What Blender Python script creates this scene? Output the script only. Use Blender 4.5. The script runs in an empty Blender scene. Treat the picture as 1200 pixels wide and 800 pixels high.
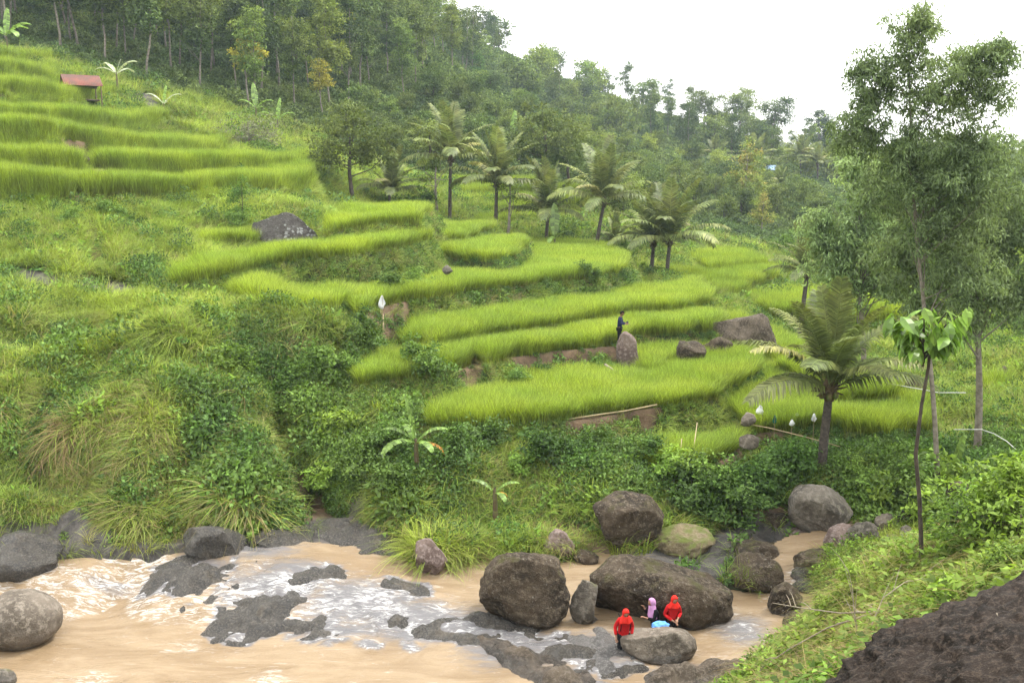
import bpy, math, random
import numpy as np
from mathutils import Vector, Matrix, Quaternion

# ------------------------------------------------------------------ scene, camera, light
S = bpy.context.scene
COL = S.collection
CZ, PITCH, FL = 13.0, math.radians(9.62), 1150.0 / 1200.0
cam_data = bpy.data.cameras.new('camera'); cam = bpy.data.objects.new('camera', cam_data); COL.objects.link(cam)
cam.location = (0, 0, CZ); cam.rotation_euler = (math.pi / 2 - PITCH, 0, 0)
cam_data.sensor_width = 36.0; cam_data.lens = 36.0 * FL
cam_data.clip_start = 0.1; cam_data.clip_end = 9000
S.camera = cam

SUN_EL, SUN_AZ = math.radians(60), math.radians(62)   # azimuth clockwise from +Y: high, ahead and to the right
world = bpy.data.worlds.new('World'); S.world = world; world.use_nodes = True
wn, wl = world.node_tree.nodes, world.node_tree.links
wn.clear()
w_out = wn.new('ShaderNodeOutputWorld'); w_bg = wn.new('ShaderNodeBackground')
w_sky = wn.new('ShaderNodeTexSky'); w_sky.sky_type = 'NISHITA'; w_sky.sun_disc = False
w_sky.sun_elevation = SUN_EL; w_sky.sun_rotation = SUN_AZ
w_tc = wn.new('ShaderNodeTexCoord'); w_no = wn.new('ShaderNodeTexNoise'); w_no.inputs['Scale'].default_value = 2.2
w_no.inputs['Detail'].default_value = 5
w_mix = wn.new('ShaderNodeMix'); w_mix.data_type = 'RGBA'
w_rmp = wn.new('ShaderNodeMapRange'); w_rmp.inputs['From Min'].default_value = 0.2; w_rmp.inputs['From Max'].default_value = 0.7
w_rmp.inputs['To Min'].default_value = 0.86; w_rmp.inputs['To Max'].default_value = 0.98
wl.new(w_tc.outputs['Generated'], w_no.inputs['Vector']); wl.new(w_no.outputs['Fac'], w_rmp.inputs['Value'])
wl.new(w_rmp.outputs['Result'], w_mix.inputs[0]); wl.new(w_sky.outputs[0], w_mix.inputs[6])
w_mix.inputs[7].default_value = (11.7, 11.6, 11.3, 1)      # bright even cloud, in the sky texture's own units
wl.new(w_mix.outputs[2], w_bg.inputs['Color']); w_bg.inputs['Strength'].default_value = 0.10
wl.new(w_bg.outputs[0], w_out.inputs['Surface'])

sun_d = bpy.data.lights.new('sun', 'SUN'); sun_d.energy = 1.5; sun_d.angle = math.radians(10); sun_d.color = (1.0, 0.96, 0.88)
sun = bpy.data.objects.new('sun', sun_d); COL.objects.link(sun)
sdir = Vector((math.sin(SUN_AZ) * math.cos(SUN_EL), math.cos(SUN_AZ) * math.cos(SUN_EL), math.sin(SUN_EL)))
sun.rotation_euler = sdir.to_track_quat('Z', 'Y').to_euler(); sun.location = (0, 0, 60)
S.view_settings.view_transform = 'Standard'; S.view_settings.look = 'None'
S.view_settings.gamma = 1.0; S.view_settings.use_curve_mapping = False
S.view_settings.exposure = 1.58
S.cycles.use_denoising = True; S.cycles.use_adaptive_sampling = True; S.cycles.adaptive_threshold = 0.02
S.cycles.max_bounces = 7; S.cycles.diffuse_bounces = 2; S.cycles.glossy_bounces = 2; S.cycles.transmission_bounces = 4
S.cycles.volume_bounces = 0; S.cycles.transparent_max_bounces = 6

# ------------------------------------------------------------------ numeric helpers
SP, CP = math.sin(PITCH), math.cos(PITCH)
def rr(v):                      # drop per metre of depth for an image row
    b = (400.0 - v) / 1150.0
    return (SP - b * CP) / (CP + b * SP)
def pd(u, v, D):                # point of the place seen at that pixel and at depth D
    b = (400.0 - v) / 1150.0
    k = D / (CP + b * SP)
    return (k * (u - 600.0) / 1150.0, D, CZ - D * rr(v))
def pz(u, v, z):                # the same with a known height
    return pd(u, v, (CZ - z) / rr(v))
def proj(x, y, z):
    f = y * CP - (z - CZ) * SP; up = y * SP + (z - CZ) * CP
    return 600 + 1150 * x / f, 400 - 1150 * up / f

def _h(ix, iy, seed):
    n = (ix.astype(np.int64) * 374761393 + iy.astype(np.int64) * 668265263 + seed * 974634777) & 0xFFFFFFFF
    n = ((n ^ (n >> 13)) * 1274126177) & 0xFFFFFFFF
    return ((n ^ (n >> 16)) & 0xFFFF) / 65535.0
def vnoise(x, y, seed=0):
    ix, iy = np.floor(x), np.floor(y); fx, fy = x - ix, y - iy
    fx = fx * fx * (3 - 2 * fx); fy = fy * fy * (3 - 2 * fy)
    a = _h(ix, iy, seed); b = _h(ix + 1, iy, seed); c = _h(ix, iy + 1, seed); d = _h(ix + 1, iy + 1, seed)
    return (a * (1 - fx) + b * fx) * (1 - fy) + (c * (1 - fx) + d * fx) * fy
def fbm(x, y, s=1.0, o=4, seed=0):
    x = np.asarray(x, float); y = np.asarray(y, float); v = 0; a = 0.5; t = 0
    for k in range(o):
        v = v + a * vnoise(x * s + 17.3 * k, y * s - 9.1 * k, seed + k); t += a; a *= 0.5; s *= 2.03
    return v / t - 0.5          # about -0.4..0.4
def smooth(a, b, x):
    t = np.clip((x - a) / (b - a), 0, 1); return t * t * (3 - 2 * t)

def poly_sd(px, py, poly, want=None, closed=True):
    """signed distance to a polygon (negative inside); also the value of want at the nearest edge point"""
    P = np.asarray(poly, float); n = len(P)
    d2 = np.full(px.shape, 1e18); inside = np.zeros(px.shape, bool); val = np.zeros(px.shape)
    for i in range(n):
        ax, ay = P[i, 0], P[i, 1]; bx, by = P[(i + 1) % n, 0], P[(i + 1) % n, 1]
        ex, ey = bx - ax, by - ay; L = ex * ex + ey * ey + 1e-12
        t = np.clip(((px - ax) * ex + (py - ay) * ey) / L, 0, 1)
        dd = (px - ax - t * ex) ** 2 + (py - ay - t * ey) ** 2
        m = dd < d2; d2 = np.where(m, dd, d2)
        if want is not None and want[i] is not None and want[(i + 1) % n] is not None:
            val = np.where(m, want[i] + t * (want[(i + 1) % n] - want[i]), val)
        c = ((ay > py) != (by > py)) & (px < ex * (py - ay) / (ey if abs(ey) > 1e-9 else 1e-9) + ax)
        inside ^= c
    d = np.sqrt(d2)
    return np.where(inside, -d, d), val
def line_z(px, py, pts):
    """height of the nearest point of a polyline"""
    d2 = np.full(px.shape, 1e18); val = np.zeros(px.shape)
    for a, b in zip(pts[:-1], pts[1:]):
        ex, ey = b[0] - a[0], b[1] - a[1]; L = ex * ex + ey * ey + 1e-12
        t = np.clip(((px - a[0]) * ex + (py - a[1]) * ey) / L, 0, 1)
        dd = (px - a[0] - t * ex) ** 2 + (py - a[1] - t * ey) ** 2
        m = dd < d2; d2 = np.where(m, dd, d2); val = np.where(m, a[2] + t * (b[2] - a[2]), val)
    return val, np.sqrt(d2)

# ------------------------------------------------------------------ the lie of the land
def D_(u, v, D): return pd(u, v, D)
def Z_(u, v, z): return pz(u, v, z)
BASE = [
 # near bank under the photographer
 (0, 0, 11.3), (5, 3, 10.6), (9, 5, 10.2), (-10, 4, 8.6), (-25, 3, 7.5), (0, 8, 8.0), (-12, 12, 4.6), (0, 14, 3.6), (-30, 12, 4.0), (-10, 18, 1.2), (1, 19, 1.3),
 (0, -20, 15), (30, -20, 18), (-30, -20, 14), (0, -80, 30), (80, -60, 35), (-80, -60, 30), (-60, 0, 10), (16, 4, 11.5), (40, 5, 15), (70, 20, 20),
 D_(1078, 668, 18), D_(1015, 705, 19), D_(960, 768, 20), D_(1000, 790, 16.5), D_(1100, 730, 14.5), D_(1110, 655, 20.5), D_(1200, 625, 19), D_(1200, 690, 13.5), D_(1280, 600, 22), D_(1120, 645, 25), D_(1030, 700, 23),
 (3.5, 12, 4.6), (5.0, 8, 7.9), (5.5, 14, 5.2), (3.4, 17, 2.2), (4.0, 21, .0), (6.2, 22, .9), (9.6, 26, .9), (13.5, 28, 1.8), (17, 28, 3.2), (22, 31, 4.5), (32, 36, 7),
 # river bed
 Z_(-150, 700, -.6), Z_(0, 720, -.8), Z_(0, 790, -.9), Z_(150, 700, -.5), Z_(150, 780, -.9), Z_(350, 790, -.9), Z_(500, 780, -.9), Z_(350, 690, -.4), Z_(500, 700, -.5),
 Z_(620, 720, -.6), Z_(700, 720, -.6), Z_(760, 740, -.6), Z_(800, 790, -.7), Z_(880, 730, -.6), Z_(540, 668, -.3), Z_(700, 665, -.1), Z_(900, 690, -.5), Z_(925, 665, -.1), Z_(930, 650, .1), Z_(620, 790, -.7),
 (-14, 21.5, -.7), (-5, 21.5, -.7), (-22, 26, -.5), (-40, 28, -.6), (0, 22, -.5),
 # left bank
 Z_(-150, 650, 1.0), Z_(0, 650, 1.1), Z_(120, 645, 1.1), Z_(260, 636, 1.1), Z_(350, 626, .95), Z_(430, 620, .8), Z_(870, 632, .9), Z_(845, 640, .8), Z_(975, 660, 1.0), Z_(500, 640, .4), Z_(560, 640, .4),
 D_(0, 590, 32.2), D_(0, 520, 34.6), D_(-150, 600, 32.5), D_(-150, 500, 36), D_(100, 590, 32.0), D_(100, 510, 34.4), D_(90, 440, 37.6), D_(0, 440, 38.5), D_(-150, 400, 42), D_(0, 375, 43), D_(190, 600, 32.2), D_(200, 520, 34.6), D_(200, 450, 37.6), D_(250, 405, 40.3), D_(150, 345, 47), D_(50, 322, 47), D_(-100, 300, 49),
 D_(330, 366, 43), D_(290, 520, 34.9), D_(290, 450, 37.8), D_(290, 585, 32.9), D_(340, 500, 36.2), D_(350, 590, 33.4), D_(390, 510, 37.2), D_(420, 440, 40.5), D_(390, 392, 42.5), D_(400, 580, 34.0), D_(480, 570, 34), D_(150, 400, 40.5), D_(60, 400, 41),
 # slope below the upper left fields
 D_(0, 250, 54), D_(100, 250, 57), D_(200, 262, 60), D_(60, 290, 51), D_(150, 310, 51), D_(230, 300, 54), D_(300, 285, 60), D_(-150, 230, 56), D_(330, 240, 68), D_(380, 260, 66),
 # below the middle terraces
 D_(550, 560, 34.5), D_(600, 560, 35), D_(640, 600, 33.6), D_(690, 560, 34.6), D_(690, 620, 32.6), D_(740, 558, 35.3), D_(760, 610, 33), D_(850, 560, 36.2), D_(850, 610, 33.4), D_(820, 640, 32),
 D_(960, 560, 35.2), D_(950, 610, 33.6), D_(900, 630, 32.8), D_(1000, 600, 34.5), D_(1030, 560, 36.5), Z_(1065, 592, 1.0), Z_(1000, 655, .5), Z_(1040, 640, .7), D_(1060, 625, 31.6), D_(1100, 590, 33), D_(1130, 545, 37), D_(1200, 545, 36),
 (-8, 42, 2.6), (-6.5, 43.5, 2.6), (-5, 41, 2.4), (-5, 50, 4.0), (0, 46, 2.0), (4, 44, 1.6), (0, 55, 4.2), (6, 58, 4.0), (-2, 64, 5.0), (10, 52, 2.4), (-10, 58, 7.0), (4, 72, 4.8), (-8, 72, 7.2), (10, 46, 1.4),
 # valley to the right
 (13, 60, 2.0), (15, 50, 1.2), (17, 42, 1.0), (12, 68, 3.2), D_(1090, 520, 40), D_(1150, 500, 42), D_(1190, 520, 39), D_(1150, 440, 52), D_(1200, 400, 60), D_(1200, 460, 48), D_(1260, 420, 50), D_(1060, 450, 50),
 D_(800, 335, 74), D_(850, 352, 76), D_(880, 330, 88), D_(840, 318, 96), D_(885, 296, 112), D_(800, 290, 102), D_(760, 280, 96), D_(850, 270, 135), D_(930, 300, 105), D_(1000, 330, 85), D_(1100, 330, 85), D_(1200, 300, 95), D_(1250, 250, 120),
 D_(1000, 240, 150), D_(930, 222, 240), D_(930, 240, 170), D_(1050, 222, 260), D_(1200, 220, 260), D_(800, 225, 175), D_(750, 240, 130), D_(700, 262, 104),
 # far terraces and hills
 D_(620, 262, 96), D_(500, 262, 92), D_(560, 240, 104), D_(640, 235, 112), D_(500, 212, 118), D_(600, 205, 126), D_(700, 205, 145), D_(560, 172, 145), D_(640, 158, 175), D_(600, 142, 205), D_(720, 165, 200),
 D_(440, 250, 88), D_(400, 205, 96), D_(330, 188, 98), D_(300, 165, 104), D_(240, 150, 100), D_(350, 140, 120), D_(420, 150, 125), D_(200, 110, 112), D_(170, 120, 100), D_(120, 78, 112), D_(60, 62, 110), D_(0, 50, 112), D_(-100, 30, 112), D_(-250, 0, 112),
 D_(200, 60, 140), D_(350, 95, 142), D_(450, 100, 155), D_(510, 80, 180), D_(100, 20, 140), D_(0, -20, 140), D_(300, 20, 180), D_(450, 20, 200), D_(150, -60, 200), D_(-100, -120, 200), D_(540, 88, 220), D_(400, -20, 250), D_(200, -140, 300), D_(-200, -250, 300),
 D_(620, 142, 250), D_(700, 142, 270), D_(800, 150, 290), D_(880, 172, 290), D_(950, 198, 300), D_(1050, 200, 310), D_(1200, 190, 310), D_(1400, 160, 300), D_(850, 195, 240), D_(760, 190, 220),
 D_(600, 150, 420), D_(800, 150, 420), D_(1000, 190, 450), D_(1200, 190, 450), D_(1500, 150, 400), D_(300, -60, 450), D_(0, -100, 450),
 (0, 900, 10), (400, 900, 10), (-400, 800, 60), (0, 2500, 5), (1500, 2000, 5), (-1500, 1500, 30), (500, 300, 40), (-300, 200, 80), (-200, 60, 45), (150, 100, 25), (-1500, 0, 40), (1500, 0, 40), (0, -1500, 60), (200, -300, 60), (-200, -300, 60), (-100, 50, 22), (-80, 25, 8),
]
_B = np.array(BASE)
def _lp(x, y):
    r = np.sqrt(x * x + y * y + 9.0); a = np.arctan2(x, y)
    return np.stack([a * 1.6, np.log(r) * 2.2], -1)
_bq = _lp(_B[:, 0], _B[:, 1]); _n = len(_B)
def _phi(d): return np.sqrt(d * d + 0.0009)
_M = _phi(np.linalg.norm(_bq[:, None] - _bq[None], axis=-1)) - np.eye(_n) * 0.004
_A = np.zeros((_n + 1, _n + 1)); _A[:_n, :_n] = _M; _A[:_n, _n] = 1; _A[_n, :_n] = 1
_W = np.linalg.solve(_A, np.append(_B[:, 2], 0))
def base_h(x, y):
    x = np.asarray(x, float); sh = x.shape; q = _lp(x.ravel(), np.asarray(y, float).ravel())
    out = np.empty(len(q))
    for i in range(0, len(q), 60000):
        c = q[i:i + 60000]
        out[i:i + 60000] = _phi(np.sqrt(((c[:, None, :] - _bq[None]) ** 2).sum(-1))) @ _W[:_n] + _W[_n]
    return out.reshape(sh)

# terraces: front lip (u, v) left to right with one height, or (u, v, D) when the lip climbs; then how far back, and whether rice stands on it
TER = []
def ter(name, lip, z=None, back=9.0, rice=True, side=None, steep=2.6, backpts=None):
    if z is not None: L = [pz(u, v, z) for u, v in lip]
    else: L = [pd(*p) for p in lip]
    if backpts is None:
        P = [(x, y) for x, y, _ in L]
        e0, e1 = P[-1], P[0]
        # go back from both ends, away from the lip
        m = [((x) , y + back) for x, y in P[::-1]]
        ymin = max(e0[1], e1[1])
        if len(m) > 3: m = [m[1]] + m[2:-1:2] + [m[-1]]
        poly = P + m
    else:
        poly = [(x, y) for x, y, _ in L] + [((pz(u, v, z)[:2]) if z is not None else pd(u, v, backD)[:2]) for (u, v, backD) in backpts]
    TER.append(dict(name=name, lip=L, poly=poly, rice=rice, steep=steep))
ter('S0', [(762, 556), (800, 560), (840, 550), (872, 530), (872, 520)], 2.0, back=2.4)
ter('L1', [(505, 507), (540, 503), (574, 500), (620, 498), (668, 494), (720, 488), (770, 481), (820, 474), (848, 468), (862, 454), (880, 444), (897, 437), (894, 424)], 3.2, back=9)
ter('L2', [(866, 497), (886, 508), (912, 509), (940, 508), (970, 503), (1000, 512), (1040, 515), (1080, 503), (1086, 480)], 2.5, back=14)
ter('L2b', [(975, 474), (1010, 476), (1048, 473), (1054, 455)], 3.1, back=8)
ter('L3', [(868, 420), (900, 424), (930, 432), (960, 440), (1000, 440)], 2.9, back=20)
ter('M1', [(738, 440), (766, 446), (776, 438), (798, 427), (806, 415)], 3.45, back=5)
ter('M2', [(415, 458), (450, 452), (490, 446), (532, 439), (580, 428), (610, 421), (656, 413), (700, 410), (722, 409), (738, 397), (790, 395), (812, 390), (840, 392), (852, 378)], 4.5, back=6)
ter('M4', [(470, 415), (520, 408), (560, 400), (620, 389), (656, 384), (690, 379), (724, 374), (760, 368), (800, 366), (826, 361), (832, 348), (815, 338)], 5.1, back=8)
ter('T1', [(415, 378), (440, 366), (480, 355), (560, 345), (633, 335), (700, 328), (732, 321), (738, 309), (715, 297), (690, 290)], 6.6, back=14, backpts=[(640, 289, 0), (600, 292, 0), (540, 296, 0), (440, 310, 0), (380, 340, 0)])
ter('T2r', [(508, 299), (540, 306), (580, 308), (604, 303), (616, 292), (612, 286)], 7.75, back=12)
ter('T2', [(190, 337, 47), (230, 331, 47.5), (260, 325, 48), (300, 318, 50), (360, 305, 52), (416, 300, 52.5), (470, 293, 55), (496, 288, 58), (502, 278, 63)], back=5)
ter('T1b', [(262, 352, 44.6), (300, 362, 43.6), (345, 370, 43.0), (388, 366, 44), (418, 354, 47)], back=4.5)
ter('T2b', [(222, 294, 55), (262, 288, 56.5), (298, 287, 58)], back=3.5)
ter('T2c', [(118, 283, 53.5), (160, 279, 55.5), (215, 273, 58), (240, 268, 60)], back=3.5)
ter('U0', [(165, 256, 59), (210, 252, 61.5), (262, 247, 64.5), (318, 246, 68), (345, 243, 72)], back=4.5)
ter('T3r', [(492, 276), (530, 284), (552, 283), (560, 276), (578, 272), (582, 264)], 8.4, back=14)
ter('T3', [(372, 282, 55.5), (400, 272, 56.5), (450, 266, 58.5), (490, 264, 60.5), (496, 254, 66)], back=12)
ter('U1', [(-200, 215, 52), (-60, 220, 54), (45, 226, 57), (80, 230, 58), (148, 228, 61), (240, 226, 66), (300, 222, 71), (350, 218, 76), (366, 211, 80), (362, 203, 84)], back=10)
ter('U2', [(-200, 180, 58), (0, 194, 61), (78, 197, 64), (106, 199, 66), (240, 200, 73), (300, 197, 78), (365, 199, 86), (374, 195, 90), (366, 186, 94)], back=10)
ter('U3', [(-200, 140, 60), (0, 156, 65), (60, 159, 68), (75, 164, 70), (120, 170, 73), (180, 175, 79), (238, 178, 86), (260, 178, 90), (262, 170, 95)], back=9)
ter('U4', [(-200, 110, 66), (0, 141, 71), (76, 143, 76), (132, 148, 82), (160, 149, 87), (166, 140, 92)], back=10)
ter('U5', [(-200, 80, 72), (0, 110, 78), (50, 112, 83), (95, 118, 88), (108, 120, 91), (110, 112, 95)], back=10)
ter('U6', [(-200, 60, 80), (0, 84, 86), (40, 90, 91), (62, 97, 95), (66, 90, 99)], back=10)
ter('U7', [(-200, 40, 88), (-60, 54, 90), (0, 70, 94), (30, 76, 99), (34, 70, 102)], back=8)
# small terraces behind the coconut palms
for k, (v, D, a, b) in enumerate([(262, 94, 505, 640), (250, 98, 470, 650), (240, 102, 480, 700), (228, 107, 470, 690), (217, 112, 470, 640)]):
    ter('F%d' % k, [(a, v, D), ((a + b) / 2, v + 2, D), (b, v, D + 2)], back=4.6, steep=1.6)
# fields in the valley
ter('V1', [(742, 352), (800, 352), (850, 350), (875, 344)], 3.9, back=7)
ter('V2', [(800, 340), (850, 340), (895, 336), (915, 326)], 4.2, back=9)
ter('V3', [(835, 322), (870, 318), (905, 318)], 4.8, back=12)
ter('V4', [(900, 372), (960, 378), (1040, 380), (1100, 385)], 3.2, back=14)
# right side of the valley, coming nearer to the right
ter('R1', [(1106, 452, 54), (1126, 436, 55), (1150, 462, 48), (1180, 486, 43.5), (1230, 500, 41)], backpts=[(1260, 440, 52), (1180, 432, 58), (1130, 420, 62)])
ter('R2', [(1150, 417, 62), (1180, 436, 55), (1215, 452, 50), (1260, 460, 48)], backpts=[(1300, 400, 60), (1200, 400, 68), (1150, 405, 70)])
ter('R3', [(1100, 396, 70), (1160, 398, 66), (1215, 412, 60)], backpts=[(1300, 370, 75), (1200, 375, 85), (1100, 382, 84)])

RIVER = [pz(u, v, z)[:2] for u, v, z in [(-260, 690, .75), (0, 668, .78), (110, 664, .82), (240, 654, .95), (350, 646, .85), (480, 666, .5), (560, 660, .45), (640, 662, .42), (700, 656, .4), (760, 672, .35), (850, 700, .25), (886, 700, .3), (916, 672, .4), (912, 652, .6), (935, 643, .7), (955, 655, .6), (936, 690, .3), (945, 735, 0), (905, 775, 0), (830, 830, 0), (700, 880, 0), (400, 900, 0), (0, 900, 0), (-300, 860, 0)]]

GULLY = [pd(318, 430, 39.4), pd(330, 480, 37.2), pd(338, 540, 35.4), pd(352, 590, 33.8), pd(368, 615, 33.0)]
STREAM = [pz(u, v, z) for u, v, z in [(905, 720, .2), (925, 690, .35), (932, 665, .5), (928, 650, .6), (942, 642, .7), (1000, 628, .95), (1040, 612, 1.2), (1066, 592, 1.45), (1072, 574, 1.6), (1150, 545, 1.7)]]
def height(x, y, full=False):
    x = np.asarray(x, float); y = np.asarray(y, float); sh = x.shape
    x = x.ravel(); y = y.ravel()
    # spurs and gullies running down the steep left bank
    lb = smooth(1, -4, x) * smooth(27, 31, y) * smooth(46, 40, y)
    yy = y + lb * (3.4 * fbm(x, y * .35, .42, 2, 41) + 1.2 * fbm(x, y, 1.1, 2, 43))
    h = base_h(x, yy) + lb * fbm(x, y, .9, 3, 44) * .8
    r = np.sqrt(x * x + y * y)
    h = h + fbm(x, y, 0.35, 5, 3) * np.clip(r / 60, .25, 2.2) * 0.9 * smooth(0, 30, np.abs(y) + 5)
    _, dg = line_z(x, y, GULLY); h = h - 2.4 * np.exp(-(dg / .95) ** 2)
    d, _ = poly_sd(x, y, RIVER)
    h = np.where(d < 1.6, np.minimum(h, -0.75 + np.maximum(d, 0) * 2.6 + fbm(x, y, .8, 3, 9) * .5 * smooth(-.5, .5, d)), h)
    zl = np.where(x < -3, 1.15 - .5 * smooth(-10, -3, x), .62)
    h = np.where((d > 0) & (d < 4) & (y > 26) & (x < 8.5), np.maximum(h, np.minimum(zl, -.75 + d * 2.6)), h)
    _, ds = line_z(x, y, STREAM); zs, _ = line_z(x, y, STREAM)
    h = np.where(ds < 2.2, np.minimum(h, zs - .35 + np.maximum(ds - .4, 0) * 1.3), h)
    kid = np.full(x.shape, -1); ins = np.full(x.shape, 9.0)
    wx = x + fbm(x, y, 0.45, 2, 21) * 1.2; wy = y + fbm(x, y, 0.45, 2, 33) * 1.2
    for k, T in enumerate(TER):
        P = np.array(T['poly']); z = np.array([p[2] for p in T['lip']])
        m = (x > P[:, 0].min() - 4) & (x < P[:, 0].max() + 4) & (y > P[:, 1].min() - 4) & (y < P[:, 1].max() + 4)
        if not m.any(): continue
        idx = np.nonzero(m)[0]; qx, qy = wx[idx], wy[idx]
        d, _ = poly_sd(qx, qy, T['poly'])
        if z.max() - z.min() < 1e-6: zt = np.full(len(idx), z[0]); 
        else: zt, _ = line_z(qx, qy, T['lip'])
        hk = zt - np.maximum(d, 0) * T['steep'] + 0.10 * np.exp(-((d + .15) / .16) ** 2)
        hk = hk - np.where(d < 0, 0.02, 0)
        up = (hk > h[idx]) & (d < 2.2)
        ii = idx[up]; h[ii] = hk[up]; kid[ii] = k; ins[ii] = d[up]
    if full: return h.reshape(sh), kid.reshape(sh), ins.reshape(sh)
    return h.reshape(sh)
def gz(x, y): return float(height(np.array([x]), np.array([y]))[0])
_steps = np.concatenate([np.arange(8, 60, .12), np.arange(60, 130, .3), np.arange(130, 420, 1.2)])
def hit(u, v, dmin=0, dmax=1e9):
    """where the ground is met by the line of sight through (u, v)"""
    b = (400.0 - v) / 1150.0; k = _steps / (CP + b * SP)
    xs = k * (u - 600.0) / 1150.0; zs = CZ - _steps * rr(v)
    g = height(xs, _steps); m = (zs <= g) & (_steps >= dmin)
    i = int(np.argmax(m)) if m.any() else len(_steps) - 1
    D = min(float(_steps[i]), dmax)
    x, y, _ = pd(u, v, D)
    return x, y, gz(x, y)

# ------------------------------------------------------------------ mesh and object helpers
def np_mesh(name, V, F, mat=None, smooth_=False, attrs=None, mats=None, midx=None):
    """V (n,3), F (m,k) all faces of the same size, or a list of such arrays"""
    me = bpy.data.meshes.new(name)
    Fs = F if isinstance(F, list) else [F]
    V = np.asarray(V, np.float32)
    me.vertices.add(len(V)); me.vertices.foreach_set('co', V.ravel())
    tot = sum(f.size for f in Fs); npoly = sum(len(f) for f in Fs)
    me.loops.add(tot); me.loops.foreach_set('vertex_index', np.concatenate([f.ravel() for f in Fs]).astype(np.int32))
    me.polygons.add(npoly)
    sizes = np.concatenate([np.full(len(f), f.shape[1]) for f in Fs]); st = np.concatenate([[0], np.cumsum(sizes)[:-1]])
    me.polygons.foreach_set('loop_start', st.astype(np.int32)); me.polygons.foreach_set('loop_total', sizes.astype(np.int32))
    if smooth_: me.polygons.foreach_set('use_smooth', np.ones(npoly, bool))
    if attrs:
        for k, a in attrs.items():
            at = me.attributes.new(k, 'FLOAT', 'POINT'); at.data.foreach_set('value', np.asarray(a, np.float32))
    for m in (mats or ([mat] if mat else [])): me.materials.append(m)
    if midx is not None: me.polygons.foreach_set('material_index', np.asarray(midx, np.int32))
    me.update(calc_edges=True)
    return me
def obj(name, me, parent=None, loc=(0, 0, 0), rot=(0, 0, 0), scale=(1, 1, 1)):
    o = bpy.data.objects.new(name, me); COL.objects.link(o)
    o.location = loc; o.rotation_euler = rot; o.scale = scale
    if parent: o.parent = parent
    return o
def tag(o, label=None, cat=None, group=None, kind=None):
    if label: o['label'] = label
    if cat: o['category'] = cat
    if group: o['group'] = group
    if kind: o['kind'] = kind
    return o
def empty(name, loc, rz=0, label=None, cat=None, group=None, scale=1):
    o = bpy.data.objects.new(name, None); COL.objects.link(o); o.location = loc; o.rotation_euler = (0, 0, rz); o.scale = (scale,) * 3
    o.empty_display_size = .3
    return tag(o, label, cat, group)
class Geo:
    """collects pieces of geometry; quads only"""
    def __init__(s): s.V = []; s.F = []; s.A = []; s.n = 0
    def add(s, V, F, t=None):
        V = np.asarray(V, float).reshape(-1, 3); F = np.asarray(F, int)
        s.V.append(V); s.F.append(F + s.n); s.A.append(np.zeros(len(V)) if t is None else np.asarray(t, float).ravel()); s.n += len(V)
    def mesh(s, name, mat, smooth_=False):
        byk = {}
        for f in s.F: byk.setdefault(f.shape[1], []).append(f)
        return np_mesh(name, np.concatenate(s.V), [np.concatenate(v) for v in byk.values()], mat, smooth_, {'tip': np.concatenate(s.A)})
def tube(g, pts, rad, n=6, t=(0, 1), cap=True):
    pts = [Vector(p) for p in pts]; m = len(pts)
    if not hasattr(rad, '__len__'): rad = [rad] * m
    V = []; tv = []
    up = Vector((0.3, .2, 1)).normalized() if abs((pts[-1] - pts[0]).normalized().z) < .9 else Vector((1, 0.1, 0))
    for i, p in enumerate(pts):
        d = (pts[min(i + 1, m - 1)] - pts[max(i - 1, 0)]).normalized()
        a = d.cross(up).normalized(); b = d.cross(a)
        for k in range(n):
            th = 2 * math.pi * k / n
            V.append(p + (a * math.cos(th) + b * math.sin(th)) * rad[i]); tv.append(t[0] + (t[1] - t[0]) * i / (m - 1))
    F = [(i * n + k, i * n + (k + 1) % n, (i + 1) * n + (k + 1) % n, (i + 1) * n + k) for i in range(m - 1) for k in range(n)]
    g.add(V, F, tv)
    if cap and n == 6:
        o = g.n - len(V)
        g.F.append(np.array([[o + 3, o + 2, o + 1, o], [o + 5, o + 4, o + 3, o]])); e = o + (m - 1) * n
        g.F.append(np.array([[e, e + 1, e + 2, e + 3], [e, e + 3, e + 4, e + 5]]))
def box(g, c, s, R=None, t=0.5):
    c = np.array(c, float); s = np.array(s, float) / 2
    V = np.array([[-1, -1, -1], [1, -1, -1], [1, 1, -1], [-1, 1, -1], [-1, -1, 1], [1, -1, 1], [1, 1, 1], [-1, 1, 1]]) * s
    if R is not None: V = V @ np.array(R).T
    g.add(V + c, [[0, 3, 2, 1], [4, 5, 6, 7], [0, 1, 5, 4], [1, 2, 6, 5], [2, 3, 7, 6], [3, 0, 4, 7]], [t] * 8)

# ------------------------------------------------------------------ materials
def mat_new(name):
    m = bpy.data.materials.new(name); m.use_nodes = True; nt = m.node_tree; nt.nodes.clear()
    return m, nt.nodes, nt.links
def nd(n, typ, **kw):
    x = n.new(typ)
    for k, v in kw.items():
        if isinstance(k, str) and k.startswith('i_'):
            key = k[2:].replace('_', ' '); x.inputs[key].default_value = v
        else: setattr(x, k, v)
    return x
def mixc(n, l, fac, a, b, blend='MIX'):
    m = n.new('ShaderNodeMix'); m.data_type = 'RGBA'; m.blend_type = blend
    for sock, val in ((0, fac), (6, a), (7, b)):
        if hasattr(val, 'is_linked') or hasattr(val, 'links'): l.new(val, m.inputs[sock])
        elif sock == 0: m.inputs[0].default_value = val
        else: m.inputs[sock].default_value = (*val, 1)
    return m.outputs[2]
def rng_map(n, l, val, a, b, c=0.0, d=1.0):
    m = n.new('ShaderNodeMapRange'); m.interpolation_type = 'SMOOTHSTEP'
    l.new(val, m.inputs['Value'])
    for k, v in (('From Min', a), ('From Max', b), ('To Min', c), ('To Max', d)): m.inputs[k].default_value = v
    return m.outputs['Result']
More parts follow.
